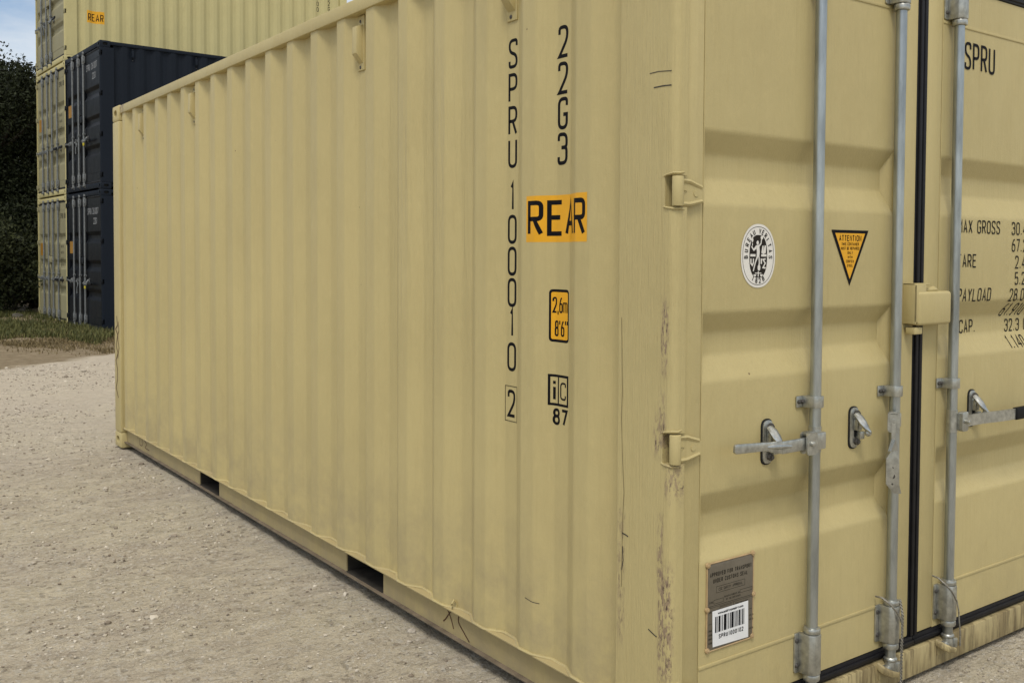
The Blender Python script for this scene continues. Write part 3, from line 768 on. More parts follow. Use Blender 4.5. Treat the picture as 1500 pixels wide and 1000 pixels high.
def container(label, mats, bars=3, main=False, number='SPRU 261007', vents=True):
    root = empty('shipping_container'); tag(root, label, 'shipping container')
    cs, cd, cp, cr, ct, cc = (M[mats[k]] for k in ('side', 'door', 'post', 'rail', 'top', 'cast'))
    # --- sides
    zs0, zs1 = .155, 2.528
    for side in (0, 1):
        m = MB()
        prof = [(fy_, y) for y, fy_ in SP]
        pr = [((x if side == 0 else WID - x), y) for x, y in prof]
        m.sheet(pr, 'z', zs0, zs1); o = m.build('side_panel', cs, root, None)
        for p in o.data.polygons: p.use_smooth = False
        sol = o.modifiers.new('steel_thickness', 'SOLIDIFY'); sol.thickness = .002; sol.offset = -1 if side else 1; sol.offset = 0
        if main and side == 0: left_panel = o
        if side == 1: right_panel = o
        # bottom rail: channel open outwards, its web pierced by two fork pockets
        s_ = (lambda x: x) if side == 0 else (lambda x: WID - x)
        def bx(mb, a, b, *r, **k): xa, xb = sorted((s_(a), s_(b))); mb.box(xa, xb, *r, **k)
        m = MB()
        bx(m, .014, .110, .165, 5.915, .1515, .1575, bev=.0015)
        py = [(.165, 1.771), (2.125, 3.832), (4.188, 5.915)]
        for a, b in py: bx(m, .044, .050, a, b, .0495, .1515)
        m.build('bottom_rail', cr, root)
        m = MB(); bx(m, .023, .118, .165, 5.915, .0440, .0495, bev=.0012)
        m.build('rail_lip', M['lip'] if cr is not M['blue'] else cr, root)
        m = MB()
        for a, b in ((1.771, 2.125), (3.832, 4.188)):
            bx(m, .040, .34, a + .003, b - .003, .0498, .0520); bx(m, .335, .340, a, b, .051, .1515); bx(m, .0505, .34, a - .004, a - .0005, .0498, .1510); bx(m, .0505, .34, b + .0005, b + .004, .0498, .1510); bx(m, .0505, .335, a, b, .1490, .1512)
        m.build('fork_pocket', M['pocket'], root)
        # top rail
        m = MB(); bx(m, .009, .069, .165, 5.915, 2.5245, 2.5845, bev=.005); m.build('top_rail', ct, root)
        # weld bead where the corrugation meets the bottom rail
        m = MB(); pts = []
        for y, x in SP: pts.append((s_(x - .004), y, .1585 + .0015 * math.sin(y * 31)))
        m.tube(pts, .0052, 6); m.build('weld_bead', cs, root)
    # --- front wall (far end), simple vertical corrugation
    m = MB(); pts = [(.16, LEN - .05)]
    x = .20
    while x < 2.2:
        pts += [(x, LEN - .05), (x + .05, LEN - .012), (x + .11, LEN - .012), (x + .16, LEN - .05)]; x += .22
    pts += [(2.278, LEN - .05)]
    m.sheet(pts, 'z', .14, 2.53); o = m.build('front_wall', cs, root, None); so = o.modifiers.new('steel_thickness', 'SOLIDIFY'); so.thickness = .002; so.offset = 0
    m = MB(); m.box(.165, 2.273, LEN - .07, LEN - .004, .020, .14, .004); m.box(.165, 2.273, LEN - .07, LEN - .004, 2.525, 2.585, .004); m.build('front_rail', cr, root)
    # --- roof and floor
    m = MB(); pr = []; y = .12
    while y < LEN - .1: pr += [(y, 2.574), (y + .09, 2.574), (y + .105, 2.557), (y + .195, 2.557)]; y += .209
    m.sheet(pr, 'x', .05, WID - .05); o = m.build('roof_panel', ct, root, None); so = o.modifiers.new('steel_thickness', 'SOLIDIFY'); so.thickness = .002; so.offset = 0
    m = MB(); m.box(.12, WID - .12, .12, LEN - .12, .150, .165); m.build('underframe', M['under'], root)
    m = MB()
    for i in range(18 if main else 0):
        yy = .35 + i * .32
        if not any(a - .06 < yy < b + .06 for a, b in ((1.771, 2.125), (3.832, 4.188))): m.box(.345, WID - .345, yy - .02, yy + .02, .046, .149)
    m.build('cross_member', M['under'], root)
    # --- posts
    for side in (0, 1):
        s_ = (lambda x: x) if side == 0 else (lambda x: WID - x)
        body = MB()
        pr = [(s_(a), b) for a, b in [(.046, 0.0)] + [(.024 - .024 * math.sin(t_), .024 - .024 * math.cos(t_)) for t_ in [R_(k) for k in (0, 15, 30, 45, 60, 75, 90)]] + [(.0, .228), (.005, .235), (.066, .235), (.066, .06), (.046, .06)]]
        body.prism(pr, 'z', .118, 2.473)
        cuts = []
        for z in HZ:
            c = MB(); a, b = sorted((s_(-.01), s_(.050))); c.box(a, b, -.01, .040, z - .043, z + .044); cuts.append(c)
        po = bool_cut('corner_post', body, cuts, cp, root, 30)
        if main and side == 0:
            k = MB()
            for z in HZ:  # worn, slightly flared weld lips above and below each hinge slot
                for zz, dz in ((z + .046, .004), (z - .045, -.003)):
                    k.tube([(.001, .045, zz - dz), (-.002, .030, zz), (.002, .008, zz + dz), (.018, -.003, zz + dz), (.040, .004, zz + dz * 2)], .0032, 6)
            k.build('weld_lip', cp, po)
        q = MB()
        for z in HZ:
            a, b = sorted((s_(.044), s_(.050))); q.box(a, b, .030, .041, z - .043, z + .044)
        q.build('slot_back', M['dark'], po)
        m = MB(); a, b = sorted((s_(.0), s_(.09))); m.box(a, b, 5.905, LEN - .004, .118, 2.473, .01, 3); m.build('corner_post', cp, root)
    for (xa, xb, sx) in ((0, .162, -1), (WID - .162, WID, 1)):
        for (ya, yb, sy) in ((-.002, .176, -1), (LEN - .178, LEN, 1)):
            for (za, zb) in ((0, .118), (2.473, 2.591)):
                casting(root, xa, xb, ya, yb, za, zb, sx, sy, cc)
    # --- header and sill
    m = MB(); m.box(.163, WID - .163, .0, .09, 2.494, 2.580, .004); m.build('door_header', cp, root)
    m = MB(); m.box(.163, WID - .163, .0, .10, .022, .1165, .003)
    sill = m.build('door_sill', M['sill'] if main else cp, root)
    bx_ = [.604, 1.028, 1.381] if bars == 3 else [.604, 1.028, 1.410, 1.834]
    m = MB()
    for b in bx_:
        for s2 in (1, -1):
            pass
    for b in bx_:
        k = MB()
        k.tube([(b - .052, .004, .112), (b - .048, -.020, .100), (b - .030, -.040, .090), (b - .004, -.046, .084)], [.010, .011, .010, .007], 8, (.8, 1.2))
        k.tube([(b + .046, .004, .106), (b + .046, -.018, .100), (b + .034, -.034, .094)], [.010, .010, .007], 8, (.8, 1.2))
        k.box(b - .050, b + .048, -.004, .003, .060, .112, .003); k.build('cam_keeper', M['sill'] if main else M['galv_cast'], sill)
    # --- doors
    zb, zt = .158, 2.452
    doors = []
    for side in (0, 1):
        if side == 0: m = door_mesh(.049, .131, 1.045, 1.178, zb, zt)
        else:
            m = door_mesh(1.234, 1.330, 2.307, 2.389, zb, zt)
        d = m.build('door', cd, root, 40); doors.append(d)
        for z in HZ: hinge(d, (lambda q: q) if side == 0 else (lambda q: WID - q), z, cd)
    g = MB()
    for a, b in ((.049, 1.205), (1.207, 2.389)):
        for z0, z1 in ((.118, .156), (2.454, 2.4925)):
            g.box(a, b, .016, .060, z0 + .0005, z1, .004); g.box(a, b, .010, .018, z0 + .010, z1 - .012, .003)
    g.build('door_gasket', M['rubber'], root)
    g = MB(); g.box(1.180, 1.232, .022, .060, .1575, 2.4525, .003); g.box(1.188, 1.2055, .014, .024, .1575, 2.4525, .003); g.box(1.209, 1.226, .012, .024, .1575, 2.4525, .003)
    g.build('centre_gasket', M['rubber'], root)
    # --- locking gear
    for i, b in enumerate(bx_):
        d = doors[0] if i < 2 else doors[1]
        bar = locking_bar(root, b)
        if bars == 3:
            handle_set(bar, b, (.924, .944, .905)[i], ('left', 'hanging', 'right_grip')[i])
        else:
            handle_set(bar, b, .924, 'left' if i < 2 else 'right_grip')
    for x in ([.416, .845, 1.565] if bars == 3 else [.416, .845, 1.60, 2.02]): retainer(root, x)
    # --- lock box
    m = MB(); m.box(1.112, 1.118, -.030, .020, 1.262, 1.400, .002); m.box(1.112, 1.175, -.030, -.025, 1.268, 1.396, .002)
    m.box(1.112, 1.205, -.026, .020, 1.394, 1.400, .002)
    m.build('lock_box_flange', cd, root)
    m = MB(); m.box(1.126, 1.325, -.036, .0195, 1.256, 1.372, .011, 3); m.tube([(1.20, -.01, 1.375), (1.24, -.015, 1.378), (1.28, -.008, 1.374)], [.005, .012, .004], 8)
    m.box(1.325, 1.336, -.020, -.012, 1.30, 1.335, .003)
    m.box(1.118, 1.165, -.024, .012, 1.226, 1.250, .003)
    m.build('lock_box', cd, root)
    # --- vents on the left side
    if vents:
        for side in (0, 1):
            for yc, zb_ in ((.8475, 2.290), (1.9855, 2.285), (4.2615, 2.285), (5.3995, 2.285)):
                if side == 1: yc = LEN - yc; k_ = round((yc - (YE0 + .106)) / PITCH); yc = YE0 + .106 + k_ * PITCH
                s_ = (lambda x: x) if side == 0 else (lambda x: WID - x)
                m = MB(); a, b = sorted((s_(.0470), s_(.0530))); m.box(a, b, yc - .030, yc + .030, zb_, 2.520, .002)
                o = m.build('vent_cover', cd if main else cs, root)
                m = MB()
                pr = [(s_(.0475), zb_ + .195), (s_(.016), zb_ + .185), (s_(.014), zb_ + .070), (s_(.0475), zb_ + .030)]
                m.prism(pr, 'y', yc - .021, yc + .021, .0015); m.build('vent_hood', cd if main else cs, o)
                m = MB()
                for z in (zb_ + .014, zb_ + .212): m.sphere((s_(.047), yc + .004, z), .0085, (.5, 1, 1), 1)
                m.build('vent_screw', M['bolt'], o)
    root['_lp'] = 0; del root['_lp']
    return root, doors, right_panel, (left_panel if main else None), sill

# ================================================================== MAIN CONTAINER
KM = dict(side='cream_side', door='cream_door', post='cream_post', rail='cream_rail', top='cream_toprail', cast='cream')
main, doors, rp_main, lp, sill = container('large cream container in the foreground marked SPRU 100010 2, its doors at the right', KM, 3, True)
main['group'] = 'shipping containers in the yard'

# lettering on the left side
t = Flat()
def vert(txt, yc, tops, h=.101, wch=.053, st=.0115):
    for ch, z in zip(txt, tops):
        t.text(ch, -yc, z - h, h, wch * (.8 if ch == '1' else 1), st, 0, centre=True, rad=.5)
vert('SPRU', .846, (2.230, 2.113, 2.001, 1.889)); vert('100010', .846, (1.742, 1.628, 1.518, 1.410, 1.306, 1.187))
t.text('2', -.846, .926, .096, .046, .0110, 0, centre=True)
t.ring([(-.8815, .912), (-.8125, .912), (-.8125, 1.034), (-.8815, 1.034)], .0022, 2)
vert('22G3', .567, (2.226, 2.110, 1.997, 1.884), .104, .052, .0120)
t.build('lettering', M['ink'], lp, place_left, CUTL)['label'] = 'black container number and size code painted down the side'
# REAR sign
f = Flat(); f.rect(-.714, 1.532, -.398, 1.684); s_ = f.build('rear_sign', M['amber'], lp, place_left, CUTL); s_['label'] = 'amber sticker reading REAR'
f = Flat(); f.text('REAR', -.556, 1.552, .116, .066, .0150, .0115, 1, centre=True, rad=.3); f.build('sign_lettering', M['ink'], lp, place_left, CUTL)
# height sign
f = Flat(); f.poly(rrect(-.620, 1.207, -.529, 1.379, .014)); s_ = f.build('height_sign', M['ink'], lp, place_left, CUTL); s_['label'] = "amber height sticker with black border reading 2,6m 8'6''"
f = Flat(); f.poly(rrect(-.6125, 1.216, -.5345, 1.370, .007), 1); f.build('sign_face', M['amber'], lp, place_left, CUTL)
f = Flat(); f.text('2,6', -.6085, 1.302, .052, .0180, .0060, .0022, 2); f.text('m', -.5600, 1.302, .052, .0240, .0042, .0022, 2); f.text("8'6''", -.600, 1.226, .052, .0185, .0062, .0022, 2)
f.build('sign_lettering', M['ink'], lp, place_left, CUTL)
# ic 87
f = Flat(); f.ring([(-.618, 1.003), (-.533, 1.003), (-.533, 1.097), (-.618, 1.097)], .0085); f.line([(-.581, 1.0075), (-.581, 1.0925)], .006, 1)
f.text('i', -.6085, 1.014, .072, .018, .0105, 0, 1, centre=False); f.text('C', -.5715, 1.020, .058, .030, .0060, 0, 1)
f.text('8', -.606, .936, .055, .034, .0095, 0, 0); f.text('7', -.566, .936, .055, .034, .0095, 0, 0)
f.build('union_mark', M['ink'], lp, place_left, CUTL)['label'] = 'black ic 87 railway code mark'
# scratches on side and post
def put_post(u, v, l): return (-.0009, -u, v)
f = Flat()
def scr(F, pts, w0):
    pts = [(-a, b) for a, b in pts]
    F.line(pts, w0)
scr(f, [(.711, .339), (.68, .336), (.645, .3345)], .0028)
f.build('scratch', M['scratch'], lp, place_left, CUTL)
f = Flat(); scr(f, [(.105, 2.000), (.07, 2.001), (.018, 1.996)], .0022); scr(f, [(.088, 1.9585), (.05, 1.9590), (.018, 1.957)], .0034)
scr(f, [(.205, .679), (.190, .677), (.178, .674)], .004); scr(f, [(.203, .640), (.199, .60), (.205, .57)], .003); scr(f, [(.090, .430), (.07, .422), (.055, .418)], .0035)
f.build('scratch', M['scratch'], [o for o in main.children if o.name.startswith('corner_post')][0], put_post)
f = Flat(); scr(f, [(.215, 1.31), (.213, 1.25), (.209, 1.10), (.212, 1.02), (.206, .90), (.198, .80), (.204, .70), (.206, .52)], .0022)
M['crack'] = simple('paint_crack', (.20, .155, .075), .7)
f.build('paint_crack', M['crack'], [o for o in main.children if o.name.startswith('corner_post')][0], put_post)
# crayon marks on the bottom rail web
def put_web(u, v, l): return (.0428, -u, v)
f = Flat(); f.line(fillet([(-1.262, .146), (-1.225, .110), (-1.205, .072)], .03), .0055); f.line([(-1.215, .146), (-1.262, .094), (-1.280, .080)], .0055, 1)
f.line(fillet([(-1.160, .148), (-1.178, .110), (-1.095, .056)], .06), .0055)
f.line([(-5.60, .145), (-5.60, .115)], .006); f.line(fillet([(-5.54, .148), (-5.56, .075), (-5.47, .085), (-5.49, .140)], .05), .006); f.line(fillet([(-5.44, .140), (-5.36, .110), (-5.42, .080), (-5.30, .078)], .02), .006)
f.build('crayon_mark', M['crayon'], [o for o in main.children if o.name.startswith('bottom_rail')][0], put_web)
# crayon scrawl on the far post
f = Flat(); zz = [1.0, .93, .90, .86, .80, .77, .72, .66, .60, .52, .45, .38]
f.line([(-6.0 + .035 * math.sin(i * 2.4), z) for i, z in enumerate(zz)], .012)
f.line([(-5.955 + .02 * math.sin(i * 1.9), z - .04) for i, z in enumerate(zz[:7])], .010, 1)
f.build('crayon_mark', M['crayon'], [o for o in main.children if o.name.startswith('corner_post')][1], lambda u, v, l: (-.0012 - .0004 * l, -u, v))
# small welded ring on the bottom rail
m = MB(); m.tube([(.024, 1.184, .155), (.022, 1.184, .180), (.030, 1.183, .192), (.042, 1.182, .180), (.044, 1.182, .155)], .0035, 8); m.build('lashing_ring', M['cream'], main)

# door stickers and lettering
emboss_sticker_bv(doors[0], .3645, 1.4915); warning_triangle(doors[0]); data_plate(doors[0])
t = Flat()
t.text('SPRU', 1.470, 2.171, .100, .044, .0105, .0110)
t.text('100010', 1.930, 2.171, .100, .044, .0105, .0110); t.text('2', 2.285, 2.171, .1, .044, .0105, 0)
t.text('22G3', 2.00, 2.03, .100, .044, .0105, .0110)
H5, W5, S5, G5 = .050, .026, .0052, .0080
for s_, z, sl in (('MAX GROSS', 1.578, 0), ('TARE', 1.452, 0), ('PAYLOAD', 1.326, .16), ('CAP.', 1.207, 0)):
    x = {'MAX GROSS': 1.452, 'TARE': 1.450, 'PAYLOAD': 1.452, 'CAP.': 1.530}[s_]
    t.text(s_, x, z, H5, W5, S5, G5, slant=sl)
for s_, x, z, sl in (('30.480 KG', 1.829, 1.577, 0), ('67.200 LB', 1.832, 1.512, 0), ('2.400 KG', 1.860, 1.447, 0), ('5.290 LB', 1.860, 1.384, 0), ('28.080 KG', 1.818, 1.320, .16),
                  ('61.910 LB', 1.806, 1.262, .34), ('32.3 CU.M.', 1.856, 1.200, 0), ('1.140 CU.FT.', 1.850, 1.136, -.3)):
    t.text(s_, x, z, H5, W5, S5, G5, slant=sl)
def place_door_rec(u, v, l):
    z = v; d = 0
    for a, b, c, e in REC:
        if e < z < a: d = np.interp(z, [e, c, b, a], [0, DD, DD, 0])
    return (u, DY - .0016 - .00025 * l + float(d), z)
t2 = Flat()
for pts, l in t.p: t2.poly(pts, l)
# bisect also across z: swap axes so the cuts fall on the recess edges
sw = Flat(); sw.p = [([(b, a) for a, b in reversed(pts)], l) for pts, l in t.p]
o = sw.build('lettering', M['ink'], doors[1], lambda u, v, l: place_door_rec(v, u, l), [v for r in REC for v in r]); o['label'] = 'black weight table and container code on the right door'

# wire rope pieces hanging on the bar housings: things of their own
def rope(name, label, pts, hang, twist=True, group='wire ropes on the door housings'):
    m = MB(); m.tube(pts, .0034, 8)
    if twist:
        for ph in (0, math.pi):
            pth = []
            n = 60
            P = [Vector(p) for p in hang]
            tot = sum((b - a).length for a, b in zip(P, P[1:])); acc = 0
            for a, b in zip(P, P[1:]):
                k = max(3, int(n * (b - a).length / tot))
                for j in range(k):
                    q = a.lerp(b, j / k); s2 = acc + (b - a).length * j / k
                    an = s2 * 2 * math.pi / .022 + ph
                    pth.append((q.x + .0032 * math.cos(an), q.y + .0032 * math.sin(an), q.z))
                acc += (b - a).length
            m.tube(pth, .0027, 6)
    else: m.tube(hang, .0028, 6)
    o = m.build(name, M['wire'], None, 60); tag(o, label, 'wire rope', group)
    return o
rope('wire_rope', 'braided wire rope hanging past the sill from the housing left of the door seam',
     [(.975, .012, .345), (.962, -.020, .352), (.978, -.044, .330), (1.000, -.048, .308), (1.026, -.048, .280), (1.034, -.048, .262)],
     [(1.052, -.030, .330), (1.042, -.047, .285), (1.038, -.049, .215), (1.036, -.049, .145), (1.035, -.050, .06), (1.030, -.050, .012)])
rope('wire_rope', 'thin wire rope looped over the bar housing right of the door seam',
     [(1.315, .012, .350), (1.302, -.020, .352), (1.312, -.044, .330), (1.341, -.048, .305), (1.376, -.048, .262)],
     [(1.376, -.048, .262), (1.386, -.050, .225), (1.392, -.049, .19), (1.400, -.049, .14), (1.406, -.046, .093)], False)

# ================================================================== BACKGROUND STACKS
TH = R_(92); U = Vector((math.cos(TH), math.sin(TH), 0)); P0 = Vector((2.30, 16.55, 0)); RZ = R_(-88)
M['galv'] = simple('dull_weathered_steel', (.19, .20, .20), .5, .45, .2, 20, .0005); M['galv_cast'] = M['galv_handle'] = M['galv']
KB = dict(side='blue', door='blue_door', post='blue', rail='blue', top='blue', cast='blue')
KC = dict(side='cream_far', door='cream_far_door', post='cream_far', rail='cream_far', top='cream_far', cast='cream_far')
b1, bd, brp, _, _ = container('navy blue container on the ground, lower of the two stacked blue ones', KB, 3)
t = Flat()
t.text('SPRU', 1.47, 2.16, .115, .052, .012, .014); t.text('261007', 1.80, 2.16, .115, .052, .012, .014); t.text('22G1', 1.85, 1.98, .115, .052, .012, .014)
t.build('lettering', M['white_ink'], bd[1], place_door)
f = Flat(); f.rect(.17, 1.45, .46, 1.68); f.build('rear_sign', M['amber_dull'], bd[0], place_door)
b1.location = P0 + U * WID; b1.rotation_euler = (0, 0, RZ); b1['group'] = 'shipping containers in the yard'
b2 = copy_tree(b1); b2.location = b1.location + Vector((0, 0, 2.594)); b2['label'] = 'navy blue container resting on top of the other blue one'
offc = P0 + U * (2.45 + WID)
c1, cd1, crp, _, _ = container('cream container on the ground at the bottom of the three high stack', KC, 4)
f = Flat(); f.rect(.17, 1.40, .40, 1.66); f.build('customs_sign', M['amber_dull'], cd1[0], place_door)
t = Flat()
t.text('SPRU 100', 1.90, 2.14, .10, .044, .0105, .011)
for z in (1.56, 1.44, 1.31, 1.19): t.text('MAX 30', 1.92, z, .05, .026, .006, .008)
t.build('lettering', M['ink'], cd1[1], place_door)
c1.location = offc; c1.rotation_euler = (0, 0, RZ); c1['group'] = 'shipping containers in the yard'
c2 = copy_tree(c1); c2.location = offc + Vector((0, 0, 2.594)); c2['label'] = 'cream container in the middle of the three high stack, beside the upper blue one'
c3, cd3, crp3, _, _ = container('cream container on top of the three high stack, its side marked REAR', KC, 3)
f = Flat(); f.rect(.42, 5.985 - 5.188, .745, 6.225 - 5.188); s_ = f.build('rear_sign', M['amber'], crp3, place_right, CUTR); s_['label'] = 'small amber sticker reading REAR'
f = Flat(); f.text('REAR', .583, 1.835 - 1.0, .145, .062, .017, .0130, 1, centre=True, rad=.3)
f.build('sign_lettering', M['ink'], crp3, place_right, CUTR)
t = Flat()
for i, ch in enumerate('SPRU100'): t.text(ch, 5.36, 2.08 - i * .125 - .1 + .55, .105, .06, .014, 0, centre=True)
for i, ch in enumerate('22G3'): t.text(ch, 5.64, 2.08 - i * .125 - .1 + .1, .105, .06, .014, 0, centre=True)
t.build('lettering', M['ink'], crp3, place_right, CUTR)
c3.location = offc + Vector((0, 0, 5.188)); c3.rotation_euler = (0, 0, RZ); c3['group'] = 'shipping containers in the yard'

# yellow tagged padlocks on the blue containers' handles
def padlock(label, loc):
    o = empty('padlock', loc); tag(o, label, 'padlock', 'padlocks on the blue containers')
    m = MB(); m.box(-.012, .012, -.026, .026, -.075, -.020, .005); m.build('lock_body', M['yellow_plastic'], o)
    m = MB(); m.tube([(0, -.017, -.022), (0, -.017, .006), (0, -.008, .020), (0, .008, .020), (0, .017, .006), (0, .017, -.022)], .0045, 8); m.build('shackle', M['galv'], o)
    return o
for i, lb in enumerate(('small yellow padlock hanging from the lower blue container door handle', 'small yellow padlock hanging from the upper blue container door handle')):
    V = Vector((math.sin(TH), -math.cos(TH), 0)); q = P0 + U * (WID - 1.60) - V * .075 + Vector((0, 0, .88 + 2.594 * i)); padlock(lb, q)

# ================================================================== GROUND
def ground_h(x, y):
    v = noise.noise(Vector((x * .35, y * .35, 0))) * .022 + noise.noise(Vector((x * 1.3, y * 2.6, 3))) * .008 + (noise.noise(Vector((x * 3.2, y * 7.5, 7))) + .6 * abs(noise.noise(Vector((x * 5.5, y * 13, 9))))) * .011
    if math.hypot(x, y - 1) < 12: v += noise.noise(Vector((x * 14, y * 22, 1))) * .004
    return v - .012 + (min(.10, max(0, (y - 13.3) * .05)) if x < 2.3 else 0)
def grid(name, xs, ys, m, kind_label, hole=None):
    vs = []; fs = []
    nx, ny = len(xs), len(ys)
    for j in range(ny):
        for i in range(nx): vs.append((xs[i], ys[j], ground_h(xs[i], ys[j])))
    for j in range(ny - 1):
        for i in range(nx - 1): a = j * nx + i; fs.append((a, a + 1, a + nx + 1, a + nx))
    me = bpy.data.meshes.new(name); me.from_pydata(vs, [], fs)
    me.polygons.foreach_set('use_smooth', [True] * len(me.polygons)); me.materials.append(m)
    o = bpy.data.objects.new(name, me); COL.objects.link(o); tag(o, kind_label, name.replace('_', ' '), kind='structure'); return o
def ground_mat():
    m, t, b = mat('crushed_limestone')
    co = N(t, 'ShaderNodeTexCoord').outputs['Object']
    n1 = noise_n(t, co, .55, 5, .6, (1, 1.8, 1)); n2 = noise_n(t, co, 6, 8, .7, (1, 2.0, 1)); n3 = noise_n(t, co, 60, 6, .75)
    c = mixc(t, ramp(t, n1, .36, .64), (.425, .370, .300), (.53, .475, .350))
    c = mixc(t, mth(t, 'MULTIPLY', ramp(t, n2, .42, .60), .7), c, (.60, .535, .41))
    n4 = noise_n(t, co, 2.6, 6, .65, (1, 2.6, 1)); c = mixc(t, mth(t, 'MULTIPLY', ramp(t, n4, .50, .64), .45), c, (.40, .34, .265))
    c = mixc(t, mth(t, 'MULTIPLY', ramp(t, n3, .50, .72), .45), c, (.20, .17, .135))
    vo = N(t, 'ShaderNodeTexVoronoi'); vo.inputs['Scale'].default_value = 95; t.links.new(co, vo.inputs['Vector'])
    g1 = ramp(t, vo.outputs['Color'], .70, .74); c = mixc(t, mth(t, 'MULTIPLY', g1, .55), c, (.56, .53, .47))
    vo2 = N(t, 'ShaderNodeTexVoronoi'); vo2.inputs['Scale'].default_value = 45; t.links.new(co, vo2.inputs['Vector'])
    g2 = ramp(t, vo2.outputs['Color'], .80, .84); c = mixc(t, mth(t, 'MULTIPLY', g2, .40), c, (.16, .135, .105))
    s = sep(t, co)
    # paler, drier stone further off; brown soil strip in front of the grass
    fr = N(t, 'ShaderNodeMapRange'); t.links.new(s[1], fr.inputs[0]); fr.inputs[1].default_value = 4.5; fr.inputs[2].default_value = 9
    c = mixc(t, mth(t, 'MULTIPLY', fr.outputs[0], .62), c, (.52, .455, .365))
    yy = mth(t, 'ADD', s[1], mth(t, 'MULTIPLY', mth(t, 'SUBTRACT', n1, .5), 3.0)); yy = mth(t, 'ADD', yy, mth(t, 'MULTIPLY', s[0], -.7))
    so = N(t, 'ShaderNodeMapRange'); so.interpolation_type = 'SMOOTHSTEP'; t.links.new(yy, so.inputs[0]); so.inputs[1].default_value = 11.9; so.inputs[2].default_value = 12.5
    c = mixc(t, so.outputs[0], c, mixc(t, ramp(t, n2, .35, .65), (.20, .155, .095), (.30, .245, .165)))
    t.links.new(c, b.inputs['Base Color']); b.inputs['Roughness'].default_value = .95; b.inputs['Specular IOR Level'].default_value = .15
    n5 = noise_n(t, co, 5.0, 6, .55, (1, 2.8, 1)); cr = ramp(t, n5, .475, .52); c_dummy = None
    nr = bump(t, n2, .08, .75); nr = bump(t, cr, .016, .6, nr); n6 = noise_n(t, co, 26, 5, .6, (1, 1.7, 1)); nr = bump(t, ramp(t, n6, .52, .60), .006, .6, nr); nr = bump(t, n3, .008, .6, nr); nr = bump(t, vo.outputs['Distance'], .006, .5, nr)
    t.links.new(nr, b.inputs['Normal']); return m
gm = ground_mat()
def axis(breaks):
    a = []
    for lo, hi, st in breaks: a += list(np.arange(lo, hi, st))
    return a + [breaks[-1][1]]
grid('ground', axis([(-600, -60, 60), (-60, -12, 6), (-12, -4, .4), (-4, 4, .045), (4, 14, .4), (14, 60, 6), (60, 600, 60)]),
     axis([(-600, -60, 60), (-60, -6, 4), (-6, -2, .3), (-2, 13, .06), (13, 26, .25), (26, 60, 4), (60, 900, 60)]), gm, 'pale crushed limestone yard surface')

# loose gravel
def pebbles():
    ico = bmesh.new(); bmesh.ops.create_icosphere(ico, subdivisions=1, radius=1); bv = np.array([v.co[:] for v in ico.verts]); bf = np.array([[v.index for v in f.verts] for f in ico.faces]); ico.free()
    n = 30000; V = []; F = []; k = 0
    while k < n:
        u = random.random()
        if k % 7 == 0: x, y = random.uniform(1.0, 4.2), random.uniform(-1.3, -.05)
        else:
            y = -1.0 + 13.5 * (u ** 1.35); x = random.uniform(-3.8 - .1 * y, .15 + (0 if y < 6.1 else (y - 6) * .35))
        if 0.0 < x < 2.44 and 0 < y < 6.1: continue
        dens = noise.noise(Vector((x * .9, y * 1.6, 5)))
        if dens < random.uniform(-.55, .35): continue
        r = .0018 + .0052 * random.random() ** 3
        if random.random() < .02: r *= 2.2
        r *= 1 + max(0, y) * .10
        v = bv * rng.uniform(.72, 1.25, (len(bv), 1)) * np.array([random.uniform(.8, 1.3), random.uniform(.8, 1.3), random.uniform(.45, .8)]) * r
        a = random.uniform(0, 6.28); ca, sa = math.cos(a), math.sin(a)
        v = np.stack([v[:, 0] * ca - v[:, 1] * sa + x, v[:, 0] * sa + v[:, 1] * ca + y, v[:, 2] + ground_h(x, y) + r * .25], 1)
        V.append(v); F.append(bf + k * len(bv)); k += 1
    me = bpy.data.meshes.new('gravel'); me.from_pydata(np.concatenate(V).tolist(), [], np.concatenate(F).tolist())
    m, t, b = mat('limestone_chips'); g = N(t, 'ShaderNodeNewGeometry')
    c = N(t, 'ShaderNodeValToRGB'); c.color_ramp.elements[0].color = (.20, .165, .125, 1); c.color_ramp.elements[1].color = (.60, .55, .46, 1); c.color_ramp.elements[0].position = .1
    t.links.new(g.outputs['Random Per Island'], c.inputs['Fac']); t.links.new(c.outputs['Color'], b.inputs['Base Color']); b.inputs['Roughness'].default_value = .9
    me.materials.append(m); o = bpy.data.objects.new('gravel', me); COL.objects.link(o); tag(o, 'loose limestone chips scattered over the yard', 'gravel', kind='stuff'); return m
pm = pebbles()
def stone(label, x, y, r, sc=(1, 1, .6), col=None, name='stone'):
    b = bmesh.new(); bmesh.ops.create_icosphere(b, subdivisions=3, radius=r)
    sd_ = random.uniform(0, 50)
    for v in b.verts:
        k = 1 + .32 * noise.noise(v.co / r * 1.2 + Vector((sd_, 0, 0))) + .10 * noise.noise(v.co / r * 3.5 + Vector((0, sd_, 0)))
        v.co = Vector((v.co.x * sc[0] * k, v.co.y * sc[1] * k, v.co.z * sc[2] * k))
    me = bpy.data.meshes.new(name); b.to_mesh(me); b.free(); me.polygons.foreach_set('use_smooth', [True] * len(me.polygons)); me.set_sharp_from_angle(angle=R_(28))
    me.materials.append(M[col] if col else M['stone']); o = bpy.data.objects.new(name, me); COL.objects.link(o)
    o.location = (x, y, ground_h(x, y) + r * sc[2] * .45); o.rotation_euler = (0, 0, random.uniform(0, 6)); tag(o, label, 'stone'); return o
M['stone'] = simple('pale_stone', (.40, .36, .30), .9, 0, .25, 40, .004)
M['dark_stone'] = simple('grey_field_stone', (.085, .078, .062), .95, 0, .35, 12, .01)
from mathutils import Euler
